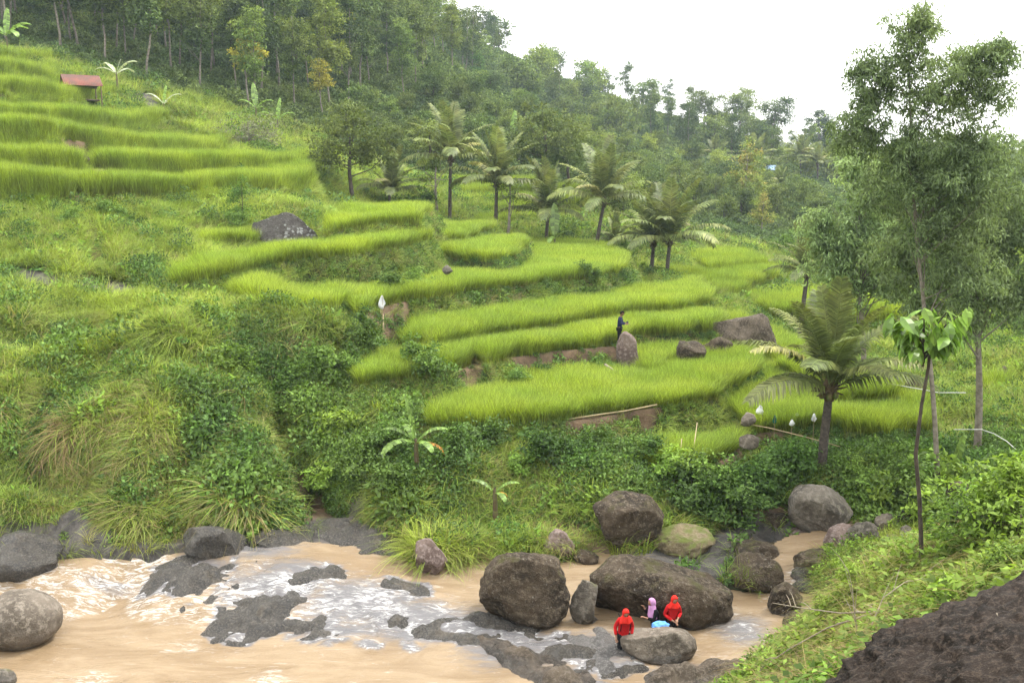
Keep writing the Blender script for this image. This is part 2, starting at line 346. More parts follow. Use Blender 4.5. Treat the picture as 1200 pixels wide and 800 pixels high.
def noise(n, l, vec, scale, detail=4, rough=.55, dist=0.0):
    x = n.new('ShaderNodeTexNoise'); x.inputs['Scale'].default_value = scale; x.inputs['Detail'].default_value = detail
    x.inputs['Roughness'].default_value = rough; x.inputs['Distortion'].default_value = dist
    if vec is not None: l.new(vec, x.inputs['Vector'])
    return x.outputs['Fac']
def leaf_mat(name, low, high, alt, trans=.35, world_amt=.5, rough=.55, dry=None, gloss=.015, wscale=.22):
    """low/high: colour at foot and tip ('tip' attribute); alt: colour other plants of the kind lean to"""
    m, n, l = mat_new(name)
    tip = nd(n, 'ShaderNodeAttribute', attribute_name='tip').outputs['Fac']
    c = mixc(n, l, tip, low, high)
    oi = nd(n, 'ShaderNodeObjectInfo'); geo = nd(n, 'ShaderNodeNewGeometry')
    wn_ = noise(n, l, geo.outputs['Position'], wscale, 3)
    k = rng_map(n, l, wn_, .38, .66)
    mm = nd(n, 'ShaderNodeMath', operation='MULTIPLY'); l.new(k, mm.inputs[0]); mm.inputs[1].default_value = world_amt
    c = mixc(n, l, mm.outputs[0], c, alt)
    if dry is not None:
        rd = rng_map(n, l, oi.outputs['Random'], .80, 1.0, 0, .8)
        c = mixc(n, l, rd, c, dry)
    # plant to plant and leaf to leaf differences in brightness
    isl = geo.outputs['Random Per Island']
    v1 = rng_map(n, l, isl, 0, 1, .58, 1.42)
    w1 = nd(n, 'ShaderNodeTexWhiteNoise', noise_dimensions='1D'); l.new(oi.outputs['Random'], w1.inputs['W'])
    v2 = rng_map(n, l, w1.outputs['Value'], 0, 1, .75, 1.25)
    pr = nd(n, 'ShaderNodeMath', operation='MULTIPLY'); l.new(v1, pr.inputs[0]); l.new(v2, pr.inputs[1])
    hsv = nd(n, 'ShaderNodeHueSaturation'); l.new(c, hsv.inputs['Color']); l.new(pr.outputs[0], hsv.inputs['Value'])
    c = hsv.outputs[0]
    d = nd(n, 'ShaderNodeBsdfDiffuse'); l.new(c, d.inputs[0])
    tr = nd(n, 'ShaderNodeBsdfTranslucent'); tc = mixc(n, l, .5, c, (1.0, 1.0, .32), 'MULTIPLY'); l.new(tc, tr.inputs[0])
    mx = nd(n, 'ShaderNodeMixShader'); mx.inputs[0].default_value = trans; l.new(d.outputs[0], mx.inputs[1]); l.new(tr.outputs[0], mx.inputs[2])
    gl = nd(n, 'ShaderNodeBsdfGlossy'); gl.inputs['Roughness'].default_value = rough; gl.inputs['Color'].default_value = (1, 1, 1, 1)
    mg = nd(n, 'ShaderNodeMixShader'); mg.inputs[0].default_value = gloss; l.new(mx.outputs[0], mg.inputs[1]); l.new(gl.outputs[0], mg.inputs[2])
    o = nd(n, 'ShaderNodeOutputMaterial'); l.new(mg.outputs[0], o.inputs['Surface'])
    return m
def flat_mat(name, c1, c2=None, rough=.8, scale=6, bump=.3, bscale=None, spec=.3, local=True, lo=.35, hi=.65):
    m, n, l = mat_new(name)
    tc = nd(n, 'ShaderNodeTexCoord'); vec = tc.outputs['Object'] if local else nd(n, 'ShaderNodeNewGeometry').outputs['Position']
    p = nd(n, 'ShaderNodeBsdfPrincipled'); p.inputs['Roughness'].default_value = rough; p.inputs['Specular IOR Level'].default_value = spec
    f = noise(n, l, vec, scale, 6)
    c = mixc(n, l, rng_map(n, l, f, lo, hi), c1, c2 or tuple(x * .7 for x in c1)); l.new(c, p.inputs['Base Color'])
    if bump:
        b = nd(n, 'ShaderNodeBump'); b.inputs['Strength'].default_value = bump; b.inputs['Distance'].default_value = .05
        l.new(noise(n, l, vec, bscale or scale * 3, 6), b.inputs['Height']); l.new(b.outputs[0], p.inputs['Normal'])
    o = nd(n, 'ShaderNodeOutputMaterial'); l.new(p.outputs[0], o.inputs[0])
    return m
def rock_mat(name, dark, mid, light, speck=None, moss=None, sp_amt=.5, spr=(.10, .24), scale=1.0, rough=.85, wet=False, bump=.8, mossn=.55):
    m, n, l = mat_new(name)
    tc = nd(n, 'ShaderNodeTexCoord'); geo = nd(n, 'ShaderNodeNewGeometry'); vec = geo.outputs['Position']
    big = noise(n, l, vec, .9 * scale, 5); fine = noise(n, l, vec, 7 * scale, 8, .68)
    c = mixc(n, l, rng_map(n, l, big, .38, .60), dark, mid)
    c = mixc(n, l, rng_map(n, l, fine, .46, .64), c, light)
    pit = rng_map(n, l, noise(n, l, vec, 15 * scale, 6, .7), .30, .46, .75, 0); c = mixc(n, l, pit, c, tuple(q * .45 for q in dark))
    if speck is not None:
        vo = nd(n, 'ShaderNodeTexVoronoi'); vo.inputs['Scale'].default_value = 9 * scale; vd = nd(n, 'ShaderNodeTexNoise'); vd.inputs['Scale'].default_value = 3.5 * scale; vd.inputs['Detail'].default_value = 5; l.new(vec, vd.inputs['Vector']); va = nd(n, 'ShaderNodeVectorMath', operation='MULTIPLY_ADD'); l.new(vd.outputs['Color'], va.inputs[0]); va.inputs[1].default_value = (.30 / scale,) * 3; l.new(vec, va.inputs[2]); l.new(va.outputs[0], vo.inputs['Vector'])
        s1 = rng_map(n, l, vo.outputs['Distance'], spr[0], spr[1], 1, 0)
        s2 = rng_map(n, l, noise(n, l, vec, 2.3 * scale, 3), .42, .62)
        mu = nd(n, 'ShaderNodeMath', operation='MULTIPLY'); l.new(s1, mu.inputs[0]); l.new(s2, mu.inputs[1])
        mu2 = nd(n, 'ShaderNodeMath', operation='MULTIPLY'); l.new(mu.outputs[0], mu2.inputs[0]); mu2.inputs[1].default_value = sp_amt
        c = mixc(n, l, mu2.outputs[0], c, speck)
    if moss is not None:
        sx = nd(n, 'ShaderNodeSeparateXYZ'); l.new(geo.outputs['Normal'], sx.inputs[0])
        a = rng_map(n, l, sx.outputs['Z'], .25, .85); b = rng_map(n, l, noise(n, l, vec, 2.0 * scale, 6), mossn - .1, mossn + .1)
        mu = nd(n, 'ShaderNodeMath', operation='MULTIPLY'); l.new(a, mu.inputs[0]); l.new(b, mu.inputs[1])
        c = mixc(n, l, mu.outputs[0], c, moss)
    p = nd(n, 'ShaderNodeBsdfPrincipled'); l.new(c, p.inputs['Base Color']); p.inputs['Specular IOR Level'].default_value = .22
    # water line: the lowest stretch above the river is wet, darker and smoother
    sz = nd(n, 'ShaderNodeSeparateXYZ'); l.new(vec, sz.inputs[0])
    wv = nd(n, 'ShaderNodeMath', operation='ADD'); l.new(sz.outputs['Z'], wv.inputs[0])
    nz = nd(n, 'ShaderNodeMath', operation='MULTIPLY'); l.new(big, nz.inputs[0]); nz.inputs[1].default_value = .5; l.new(nz.outputs[0], wv.inputs[1])
    wm = rng_map(n, l, wv.outputs[0], .35, .62, 1, 0)
    if wet:
        ws = rng_map(n, l, noise(n, l, vec, 1.7, 4), .28, .46); mu = nd(n, 'ShaderNodeMath', operation='MAXIMUM'); l.new(ws, mu.inputs[0]); l.new(wm, mu.inputs[1]); wm = mu.outputs[0]
    cw = mixc(n, l, 1.0, c, (.55, .55, .56), 'MULTIPLY'); c2 = mixc(n, l, wm, c, cw); l.new(c2, p.inputs['Base Color'])
    l.new(rng_map(n, l, wm, 0, 1, rough, .25), p.inputs['Roughness']); l.new(rng_map(n, l, wm, 0, 1, .22, .75), p.inputs['Specular IOR Level'])
    b = nd(n, 'ShaderNodeBump'); b.inputs['Strength'].default_value = bump; b.inputs['Distance'].default_value = .11 / scale
    hs = nd(n, 'ShaderNodeMath', operation='MULTIPLY_ADD'); l.new(fine, hs.inputs[0]); hs.inputs[1].default_value = 1.0
    l.new(noise(n, l, vec, 28 * scale, 5, .6), hs.inputs[2]); l.new(hs.outputs[0], b.inputs['Height']); l.new(b.outputs[0], p.inputs['Normal'])
    o = nd(n, 'ShaderNodeOutputMaterial'); l.new(p.outputs[0], o.inputs[0])
    return m

def ground_mat():
    m, n, l = mat_new('ground')
    geo = nd(n, 'ShaderNodeNewGeometry'); vec = geo.outputs['Position']
    soil = nd(n, 'ShaderNodeAttribute', attribute_name='soil').outputs['Fac']; rock = nd(n, 'ShaderNodeAttribute', attribute_name='rock').outputs['Fac']
    g = mixc(n, l, rng_map(n, l, noise(n, l, vec, .8, 6), .35, .65), (.028, .038, .014), (.06, .075, .022))
    s = mixc(n, l, rng_map(n, l, noise(n, l, vec, 1.6, 6), .35, .65), (.075, .05, .03), (.15, .10, .062))
    r = mixc(n, l, rng_map(n, l, noise(n, l, vec, 1.2, 8, .7), .35, .65), (.04, .037, .034), (.12, .108, .098))
    c = mixc(n, l, soil, g, s); c = mixc(n, l, rock, c, r)
    p = nd(n, 'ShaderNodeBsdfPrincipled'); l.new(c, p.inputs['Base Color']); p.inputs['Roughness'].default_value = .85; p.inputs['Specular IOR Level'].default_value = .25
    b = nd(n, 'ShaderNodeBump'); b.inputs['Strength'].default_value = .8; b.inputs['Distance'].default_value = .12
    l.new(noise(n, l, vec, 5, 8, .7), b.inputs['Height']); l.new(b.outputs[0], p.inputs['Normal'])
    o = nd(n, 'ShaderNodeOutputMaterial'); l.new(p.outputs[0], o.inputs[0])
    return m

# ------------------------------------------------------------------ ground sheet
PATHS = []   # bare earth: polylines in plan with a half width
def path_px(pts, w, rock=False): PATHS.append(([hit(u, v)[:2] for u, v in pts], w, rock))
path_px([(700, 545), (715, 552), (740, 560), (762, 561), (800, 566), (840, 556), (872, 538), (905, 528)], .45)
path_px([(95, 240), (103, 258), (112, 285), (108, 312)], .5)
path_px([(30, 322), (50, 330)], 1.0, True); path_px([(112, 336), (140, 341)], 1.2, True); path_px([(196, 305), (206, 308)], .6, True)
path_px([(78, 186), (96, 188), (108, 198)], .7)
path_px([(470, 410), (520, 405)], .3)
path_px([(560, 428), (545, 440), (552, 452)], .5)
path_px([(688, 382), (724, 376)], .25); path_px([(424, 372), (470, 356)], .4)
path_px([(600, 420), (660, 413), (722, 409)], .3); path_px([(668, 494), (770, 481)], .25)
path_px([(150, 100), (170, 118), (200, 140), (215, 150)], 1.3, True); path_px([(140, 112), (165, 122), (180, 130)], 1.1, True)
path_px([(175, 112), (205, 128), (232, 132)], 1.1, True); path_px([(160, 100), (200, 118)], .7, True)
path_px([(1130, 500), (1170, 510)], .9, True)
path_px([(420, 610), (350, 622), (250, 632)], .8, True); path_px([(700, 520), (690, 545)], .5); path_px([(780, 590), (760, 610)], .5)
path_px([(900, 620), (950, 618), (1000, 640)], 1.2); path_px([(790, 655), (840, 655), (905, 640)], 1.5, True); path_px([(660, 630), (740, 640)], .9)

def masks(x, y, kid, ins, h, slope):
    soil = np.zeros(x.shape); rock = np.zeros(x.shape)
    wob = fbm(x, y, 1.3, 3, 77) * .5
    for pts, w, isr in PATHS:
        P = np.array(pts); mm = (x > P[:, 0].min() - 3) & (x < P[:, 0].max() + 3) & (y > P[:, 1].min() - 3) & (y < P[:, 1].max() + 3)
        ii = np.nonzero(mm)[0]
        if not len(ii): continue
        _, d = line_z(x[ii], y[ii], [(a, b, 0) for a, b in pts])
        v = smooth(w + .2, w - .15, d + wob[ii])
        if isr: rock[ii] = np.maximum(rock[ii], v)
        else: soil[ii] = np.maximum(soil[ii], v)
    n1 = fbm(x, y, .45, 3, 5)
    _, dg = line_z(x, y, GULLY); soil = np.maximum(soil, .98 * smooth(1.15, .55, dg + n1))
    soil = np.maximum(soil, .6 * smooth(.12, .26, n1) * smooth(.9, 1.6, slope) * (kid >= 0))
    dr, _ = poly_sd(x, y, RIVER)
    rock = np.maximum(rock, smooth(.8, .0, dr + n1 * 1.2 - 1.5 * (x < -3)) * (dr > -50))
    return soil, rock

def build_ground():
    ang = np.concatenate([np.linspace(-178, -60, 30), np.linspace(-56, -34, 12), np.arange(-32, 32.01, .16), np.linspace(34, 56, 12), np.linspace(60, 178, 30)])
    rad = np.concatenate([np.linspace(.6, 19, 70), np.arange(19.15, 60, .15), np.arange(60, 110, .25), np.geomspace(110, 420, 110), np.geomspace(440, 6000, 26)])
    A, R = np.meshgrid(np.radians(ang), rad); X = R * np.sin(A); Y = R * np.cos(A)
    H, kid, ins = height(X, Y, True)
    nA, nR = len(ang), len(rad)
    gx = np.gradient(H, axis=0) / np.gradient(R, axis=0)
    sl = np.abs(gx).ravel()
    soil, rock = masks(X.ravel(), Y.ravel(), kid.ravel(), ins.ravel(), H.ravel(), sl)
    V = np.stack([X.ravel(), Y.ravel(), H.ravel()], -1)
    i = np.arange(nR - 1)[:, None] * nA + np.arange(nA - 1)[None]; i = i.ravel()
    F = np.stack([i, i + 1, i + 1 + nA, i + nA], -1)
    j = np.arange(nR - 1) * nA; F = np.concatenate([F, np.stack([j + nA - 1, j, j + nA, j + 2 * nA - 1], -1)])
    V = np.concatenate([V, [[0, 0, gz(0, 0.01)]]]); c = len(V) - 1
    k = np.arange(nA); F3 = np.stack([np.full(nA, c), (k + 1) % nA, k], -1)
    z1 = np.append(soil, 0); z2 = np.append(rock, 0)
    me = np_mesh('ground', V, [F, F3[:, ::1]], ground_mat(), True, {'soil': z1, 'rock': z2, 'kid': np.append(kid.ravel(), -1)})
    o = obj('ground', me); tag(o, 'terraced hillside and river banks of earth and rock', kind='structure')
    return o
GROUND = build_ground()

# ------------------------------------------------------------------ leaves and blades
def _unit(a): return a / (np.linalg.norm(a, axis=-1, keepdims=True) + 1e-9)
def leaf_quads(C, Dr, Nn, L, W, bend=.25):
    """rhombic leaves folded a little: C base points, Dr direction, Nn face normal"""
    n = len(C); Dr = _unit(Dr); Sd = _unit(np.cross(Dr, Nn)); N2 = np.cross(Sd, Dr)
    L = np.broadcast_to(np.asarray(L, float), (n,))[:, None]; W = np.broadcast_to(np.asarray(W, float), (n,))[:, None]
    m = C + Dr * L * .45
    tipp = C + Dr * L - N2 * L * bend
    V = np.stack([C, m - Sd * W * .5 + N2 * W * .12, tipp, m + Sd * W * .5 + N2 * W * .12], 1).reshape(-1, 3)
    F = (np.arange(n)[:, None] * 4 + np.arange(4)[None])
    return V, F
def blade_strips(C, az, H, lean, W, seg=3, droop=.5, tw=None):
    """grass blades: base C, azimuth they lean to, length H, how far they lean, width W"""
    n = len(C); t = np.linspace(0, 1, seg + 1)
    H = np.broadcast_to(H, (n,)); lean = np.broadcast_to(lean, (n,)); W = np.broadcast_to(W, (n,)); droop = np.broadcast_to(droop, (n,))
    dx, dy = np.cos(az), np.sin(az); sx, sy = -np.sin(az + .5), np.cos(az + .5)
    V = []; T = []
    for k, tk in enumerate(t):
        out = H * lean * tk ** 1.7; z = H * (tk - droop * lean * tk ** 2.4)
        w = W * (1 - tk ** 1.6) * .5 + .0006
        px = C[:, 0] + dx * out; py = C[:, 1] + dy * out; pz_ = C[:, 2] + z
        V.append(np.stack([np.stack([px - sx * w, py - sy * w, pz_], -1), np.stack([px + sx * w, py + sy * w, pz_], -1)], 1)); T.append(np.full((n, 2), tk))
    V = np.stack(V, 1); T = np.stack(T, 1)      # n, seg+1, 2, 3
    per = (seg + 1) * 2
    b = np.arange(n)[:, None] * per
    F = np.concatenate([np.concatenate([b + 2 * k, b + 2 * k + 1, b + 2 * k + 3, b + 2 * k + 2], 1) for k in range(seg)], 0)
    return V.reshape(-1, 3), F, T.reshape(-1)

LIB = bpy.data.collections.new('plant_library')      # source meshes of the ground cover; not linked to the scene
def lib(name, me):
    o = bpy.data.objects.new(name, me); return o
def grass_tuft(name, seed, n, r, h, w, lean, mat, seg=3, droop=.5, hv=.35):
    R = np.random.RandomState(seed); a = R.rand(n) * 6.283; q = r * np.sqrt(R.rand(n))
    C = np.stack([q * np.cos(a), q * np.sin(a), -.06 + 0 * q], -1)
    az = a + R.randn(n) * .7
    V, F, T = blade_strips(C, az, h * (1 - hv + 2 * hv * R.rand(n) ** .8), lean * (.4 + R.rand(n)), w * (.7 + .6 * R.rand(n)), seg, droop)
    return np_mesh(name, V, F, mat, False, {'tip': T})
def leafy_clump(name, seed, n, r, h, L, W, mat, flat=.5, stems=0, bend=.25, up=.3):
    """mound of leaves: radius r, height h, leaf L x W"""
    R = np.random.RandomState(seed); d = _unit(R.randn(n, 3)); d[:, 2] = np.abs(d[:, 2])
    k = (R.rand(n) ** .45)[:, None]
    C = d * k * np.array([r, r, h]); C[:, 2] -= .08
    nn = _unit(d * (1 - flat) + np.array([0, 0, flat]) + R.randn(n, 3) * .45)
    dr = _unit(np.cross(nn, R.randn(n, 3)) + d * .5 + np.array([0, 0, up]))
    V, F = leaf_quads(C, dr, nn, L * (.6 + .8 * R.rand(n)), W * (.6 + .8 * R.rand(n)), bend)
    t = np.repeat(R.rand(n) * .8, 4) + np.tile([0, .1, .2, .1], n)
    return np_mesh(name, V, F, mat, False, {'tip': t})
def fern(name, seed, nf, L, mat, pin=14, wid=.22):
    R = np.random.RandomState(seed); Cs = []; Ds = []; Ns = []; Ls = []; T = []
    for i in range(nf):
        az = i * 6.283 / nf + R.randn() * .4; el = .5 + .6 * R.rand(); l = L * (.7 + .5 * R.rand())
        for j in range(pin):
            t = (j + 1) / pin; o = l * t * math.cos(el) * (1.0); z = l * (t * math.sin(el) - .75 * t * t * .8)
            c = np.array([math.cos(az) * o, math.sin(az) * o, z]); ll = l * wid * math.sin(math.pi * min(.95, t * .85 + .12))
            for s in (-1, 1):
                dd = np.array([-math.sin(az) * s + math.cos(az) * .5, math.cos(az) * s + math.sin(az) * .5, -.25])
                Cs.append(c); Ds.append(dd); Ns.append([0.1 * R.randn(), 0.1 * R.randn(), 1]); Ls.append(ll); T += [t] * 4
    V, F = leaf_quads(np.array(Cs), np.array(Ds), np.array(Ns), np.array(Ls), np.array(Ls) * .28 + .012, .15)
    return np_mesh(name, V, F, mat, False, {'tip': np.array(T)})

def scatter(name, label, sources, P, yaw, scale, idx, normal=None, lean=.0):
    """one ground-cover object: points that carry plants of a few kinds (geometry nodes)"""
    n = len(P)
    me = bpy.data.meshes.new(name); me.vertices.add(n); me.vertices.foreach_set('co', np.asarray(P, np.float32).ravel())
    rot = np.zeros((n, 3), np.float32); rot[:, 2] = yaw
    if normal is not None:
        rot[:, 0] = -np.arctan2(normal[:, 1], normal[:, 2]) * lean; rot[:, 1] = np.arctan2(normal[:, 0], normal[:, 2]) * lean
    # tilt is applied in world space after the yaw: build with matrices
    cy, sy = np.cos(yaw), np.sin(yaw)
    a = me.attributes.new('rot', 'FLOAT_VECTOR', 'POINT')
    if normal is not None:
        up = _unit(np.array([0, 0, 1.0])[None] * (1 - lean) + normal * lean)
        xx = np.stack([cy, sy, np.zeros(n)], -1); xx = _unit(xx - up * (xx * up).sum(-1, keepdims=True)); yy = np.cross(up, xx)
        # matrix columns xx, yy, up -> XYZ euler
        rot[:, 1] = -np.arcsin(np.clip(xx[:, 2], -1, 1)); rot[:, 0] = np.arctan2(yy[:, 2], up[:, 2]); rot[:, 2] = np.arctan2(xx[:, 1], xx[:, 0])
    a.data.foreach_set('vector', rot.ravel())
    b = me.attributes.new('siz', 'FLOAT_VECTOR', 'POINT'); sc = np.asarray(scale, np.float32); sc = np.repeat(sc[:, None], 3, 1) if sc.ndim == 1 else sc
    b.data.foreach_set('vector', sc.astype(np.float32).ravel())
    c = me.attributes.new('pick', 'INT', 'POINT'); c.data.foreach_set('value', np.asarray(idx, np.int32))
    o = obj(name, me); tag(o, label, kind='stuff')
    ng = bpy.data.node_groups.new(name, 'GeometryNodeTree')
    ng.interface.new_socket('Geometry', in_out='INPUT', socket_type='NodeSocketGeometry'); ng.interface.new_socket('Geometry', in_out='OUTPUT', socket_type='NodeSocketGeometry')
    n_, l_ = ng.nodes, ng.links
    gi = n_.new('NodeGroupInput'); go = n_.new('NodeGroupOutput'); ip = n_.new('GeometryNodeInstanceOnPoints')
    jn = n_.new('GeometryNodeGeometryToInstance')
    for s in reversed(sources):
        oi = n_.new('GeometryNodeObjectInfo'); oi.inputs['Object'].default_value = s; oi.inputs['As Instance'].default_value = True
        l_.new(oi.outputs['Geometry'], jn.inputs[0])
    def na(nm, t):
        x = n_.new('GeometryNodeInputNamedAttribute'); x.data_type = t; x.inputs['Name'].default_value = nm; return x
    l_.new(gi.outputs[0], ip.inputs['Points']); l_.new(jn.outputs[0], ip.inputs['Instance']); ip.inputs['Pick Instance'].default_value = True
    l_.new(na('pick', 'INT').outputs['Attribute'], ip.inputs['Instance Index'])
    e2r = n_.new('FunctionNodeEulerToRotation'); l_.new(na('rot', 'FLOAT_VECTOR').outputs['Attribute'], e2r.inputs[0])
    l_.new(e2r.outputs[0], ip.inputs['Rotation'])
    l_.new(na('siz', 'FLOAT_VECTOR').outputs['Attribute'], ip.inputs['Scale'])
    l_.new(ip.outputs[0], go.inputs[0])
    md = o.modifiers.new('plants', 'NODES'); md.node_group = ng
    return o

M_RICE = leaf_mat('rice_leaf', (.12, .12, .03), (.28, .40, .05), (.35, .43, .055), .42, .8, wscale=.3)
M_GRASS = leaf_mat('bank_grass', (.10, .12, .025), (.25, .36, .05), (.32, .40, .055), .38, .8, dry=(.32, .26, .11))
M_DGRASS = leaf_mat('dark_grass', (.055, .075, .02), (.16, .23, .04), (.24, .27, .05), .3, .6, dry=(.26, .20, .10))
M_DRY = leaf_mat('dry_grass', (.10, .065, .035), (.28, .19, .09), (.22, .22, .06), .25, .6)
M_HERB = leaf_mat('herb_leaf', (.055, .10, .025), (.14, .26, .05), (.20, .30, .05), .3, .7)
M_SHRUB = leaf_mat('shrub_leaf', (.04, .08, .02), (.11, .21, .04), (.16, .25, .045), .32, .7)
M_FERN = leaf_mat('fern_leaf', (.04, .085, .02), (.10, .23, .05), (.14, .25, .05), .3, .6, dry=(.22, .15, .06))
M_YLEAF = leaf_mat('young_leaf', (.10, .17, .03), (.20, .34, .05), (.27, .36, .05), .4, .6)
M_FOR = leaf_mat('forest_leaf', (.04, .07, .022), (.12, .19, .05), (.17, .22, .05), .3, .7, wscale=.05)
M_FAR = leaf_mat('far_leaf', (.04, .07, .025), (.12, .18, .05), (.17, .21, .05), .3, .8, wscale=.03)

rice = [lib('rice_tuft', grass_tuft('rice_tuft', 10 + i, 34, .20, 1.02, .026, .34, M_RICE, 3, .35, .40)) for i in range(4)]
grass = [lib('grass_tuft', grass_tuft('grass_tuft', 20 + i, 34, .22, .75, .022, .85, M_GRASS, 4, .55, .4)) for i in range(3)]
dgrass = [lib('grass_tuft', grass_tuft('grass_tuft', 30 + i, 30, .26, .62, .024, .95, M_DGRASS, 4, .6, .4)) for i in range(2)]
dry = [lib('dry_tuft', grass_tuft('dry_tuft', 40 + i, 30, .22, .75, .018, 1.2, M_DRY, 4, .7, .4)) for i in range(2)]
turf = [lib('turf_tuft', grass_tuft('turf_tuft', 50 + i, 30, .32, .26, .018, .7, M_GRASS, 2, .4, .5)) for i in range(2)]
herb = [lib('herb', leafy_clump('herb', 60 + i, 130, .42, .38, .15, .085, M_HERB, .5)) for i in range(3)]
shrub = [lib('shrub', leafy_clump('shrub', 70 + i, 460, .75, .95, .13, .065, M_SHRUB, .3)) for i in range(3)]
ferns = [lib('fern', fern('fern', 80 + i, 8, .95, M_FERN)) for i in range(2)]
hang = [lib('hanging_grass', grass_tuft('hanging_grass', 100 + i, 80, .40, .70, .018, 1.0, m_, 5, .95, .5)) for i, m_ in enumerate((M_GRASS, M_DGRASS, M_DRY))]
yweed = [lib('young_weed', leafy_clump('young_weed', 90 + i, 70, .34, .75, .19, .10, M_YLEAF, .6)) for i in range(2)]

# ------------------------------------------------------------------ where what grows
RS = np.random.RandomState(4)
def sample_plan(n, a0, a1, r0, r1, power=1.0):
    """n random ground points in a sector, with density falling with distance"""
    u = RS.rand(n)
    r = (r0 ** power + u * (r1 ** power - r0 ** power)) ** (1 / power) if power else r0 * (r1 / r0) ** u
    a = np.radians(a0 + (a1 - a0) * RS.rand(n))
    return r * np.sin(a), r * np.cos(a)
def ginfo(x, y):
    h, kid, ins = height(x, y, True); e = .25
    hx = height(x + e, y); hy = height(x, y + e)
    nrm = _unit(np.stack([-(hx - h) / e, -(hy - h) / e, np.ones_like(h)], -1))
    sl = np.hypot(hx - h, hy - h) / e
    soil, rock = masks(x, y, kid, ins, h, sl)
    return h, kid, ins, nrm, sl, soil, rock
def in_view(x, y, z, m=90):
    f = y * CP - (z - CZ) * SP; u, v = proj(x, y, z)
    return (f > 1) & (u > -m - 100) & (u < 1300 + m) & (v > -m) & (v < 860 + m)
RICE_K = np.array([T['rice'] for T in TER] + [False])

UK = [i for i, T in enumerate(TER) if T['name'] == 'U1'][0]
# rice
MAN = pd(725, 400, 48.7)
x, y = sample_plan(400000, -29, 29.5, 33, 116, 1.15)
h, kid, ins, nrm, sl, soil, rock = ginfo(x, y)
far_thin = RS.rand(len(x)) < np.clip(1.5 - y / 130, .3, 1)
UPF = [pd(*q)[:2] for q in [(-200, 225, 52), (45, 231, 56), (240, 230, 65), (352, 222, 75), (368, 214, 79), (376, 194, 92), (262, 172, 94), (168, 142, 92), (112, 112, 94), (64, 92, 99), (0, 66, 100), (-200, 30, 100)]]
inup = poly_sd(x, y, UPF)[0] < -.2
m = ((((kid >= 0) & (ins < -.12 - .35 * RS.rand(len(x)) ** 2) & (sl < .5)) & RICE_K[kid]) | (inup & (RS.rand(len(x)) < .75))) & in_view(x, y, h) & (soil < .5) & (fbm(x, y, .9, 3, 55) > -.27) & far_thin & (np.hypot(x - MAN[0], y - MAN[1] + .9) > 1.3)
x, y, h = x[m], y[m], h[m]
n = len(x); print('rice', n)
ht = .86 + fbm(x, y, .35, 3, 91) * .5 + .42 * RS.rand(n) - .08
edge = smooth(-.2, -1.0, ins[m])
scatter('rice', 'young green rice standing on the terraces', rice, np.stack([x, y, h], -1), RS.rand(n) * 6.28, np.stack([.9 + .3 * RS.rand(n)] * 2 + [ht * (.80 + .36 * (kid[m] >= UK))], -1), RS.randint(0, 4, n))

# banks, slopes and everything else
def zone(pts): return [hit(u, v)[:2] for u, v in pts]
def inz(x, y, poly): return poly_sd(x, y, poly)[0]
Z_WILD = zone([(225, 440), (262, 402), (335, 396), (395, 408), (435, 432), (430, 500), (420, 600), (300, 640), (240, 560), (225, 480)])   # dark leafy gully
Z_BROWN = zone([(60, 500), (130, 480), (200, 520), (260, 580), (270, 640), (150, 640), (60, 600)])
x, y = sample_plan(420000, -31, 31, 27, 118, .25)
h, kid, ins, nrm, sl, soil, rock = ginfo(x, y)
dr = inz(x, y, RIVER)
isr = (kid >= 0) & (ins < -.35) & RICE_K[kid] & (sl < .5)
keep = ~isr & in_view(x, y, h) & (dr > .15) & (h > np.where(x < -3, .95, .3)) & (RS.rand(len(x)) > np.maximum(soil * .93, rock * .97)) & (y > 26)
keep &= ~((x > 7.5) & (y < 30)) & ((RS.rand(len(x)) < .3) | (poly_sd(x, y, [pz(u, v, .5)[:2] for u, v in [(790, 640), (925, 605), (925, 680), (900, 710), (700, 720), (690, 668), (770, 655)]])[0] > .1))
keep &= RS.rand(len(x)) < np.minimum(1, .52 * np.sqrt(1 + sl * sl)) * np.where(sl > 1.3, 1.2, 1)
x, y, h, kid, ins, nrm, sl, soil, dr = [q[keep] for q in (x, y, h, kid, ins, nrm, sl, soil, dr)]
n = len(x); print('bank', n)
n1 = fbm(x, y, .22, 3, 11); n2 = fbm(x, y, .5, 3, 12); n3 = fbm(x, y, .9, 3, 13); q = RS.rand(n)
wild = smooth(1.2, -1.5, inz(x, y, Z_WILD)); brown = smooth(1.0, -1.0, inz(x, y, Z_BROWN))
midbank = smooth(2, 0, np.abs(y - 35.5) - 2.5) * (x > -7)
steep = smooth(.5, 1.3, sl)
kinds = grass + dgrass + dry + turf + herb + shrub + ferns + yweed + hang      # 3,2,2,2,3,3,2,2
off = dict(grass=(0, 3), dgrass=(3, 2), dry=(5, 2), turf=(7, 2), herb=(9, 3), shrub=(12, 3), fern=(15, 2), weed=(17, 2), hang=(19, 2), hangdry=(21, 1))
lb = smooth(1, -4, x) * smooth(46, 42, y)
upf = (kid >= [i for i, T in enumerate(TER) if T['name'] == 'U1'][0]) & (kid <= [i for i, T in enumerate(TER) if T['name'] == 'U7'][0])
upper_left = ((x < -6) & (y > 38) & (wild < .4)) * 1.0 + 2.5 * upf
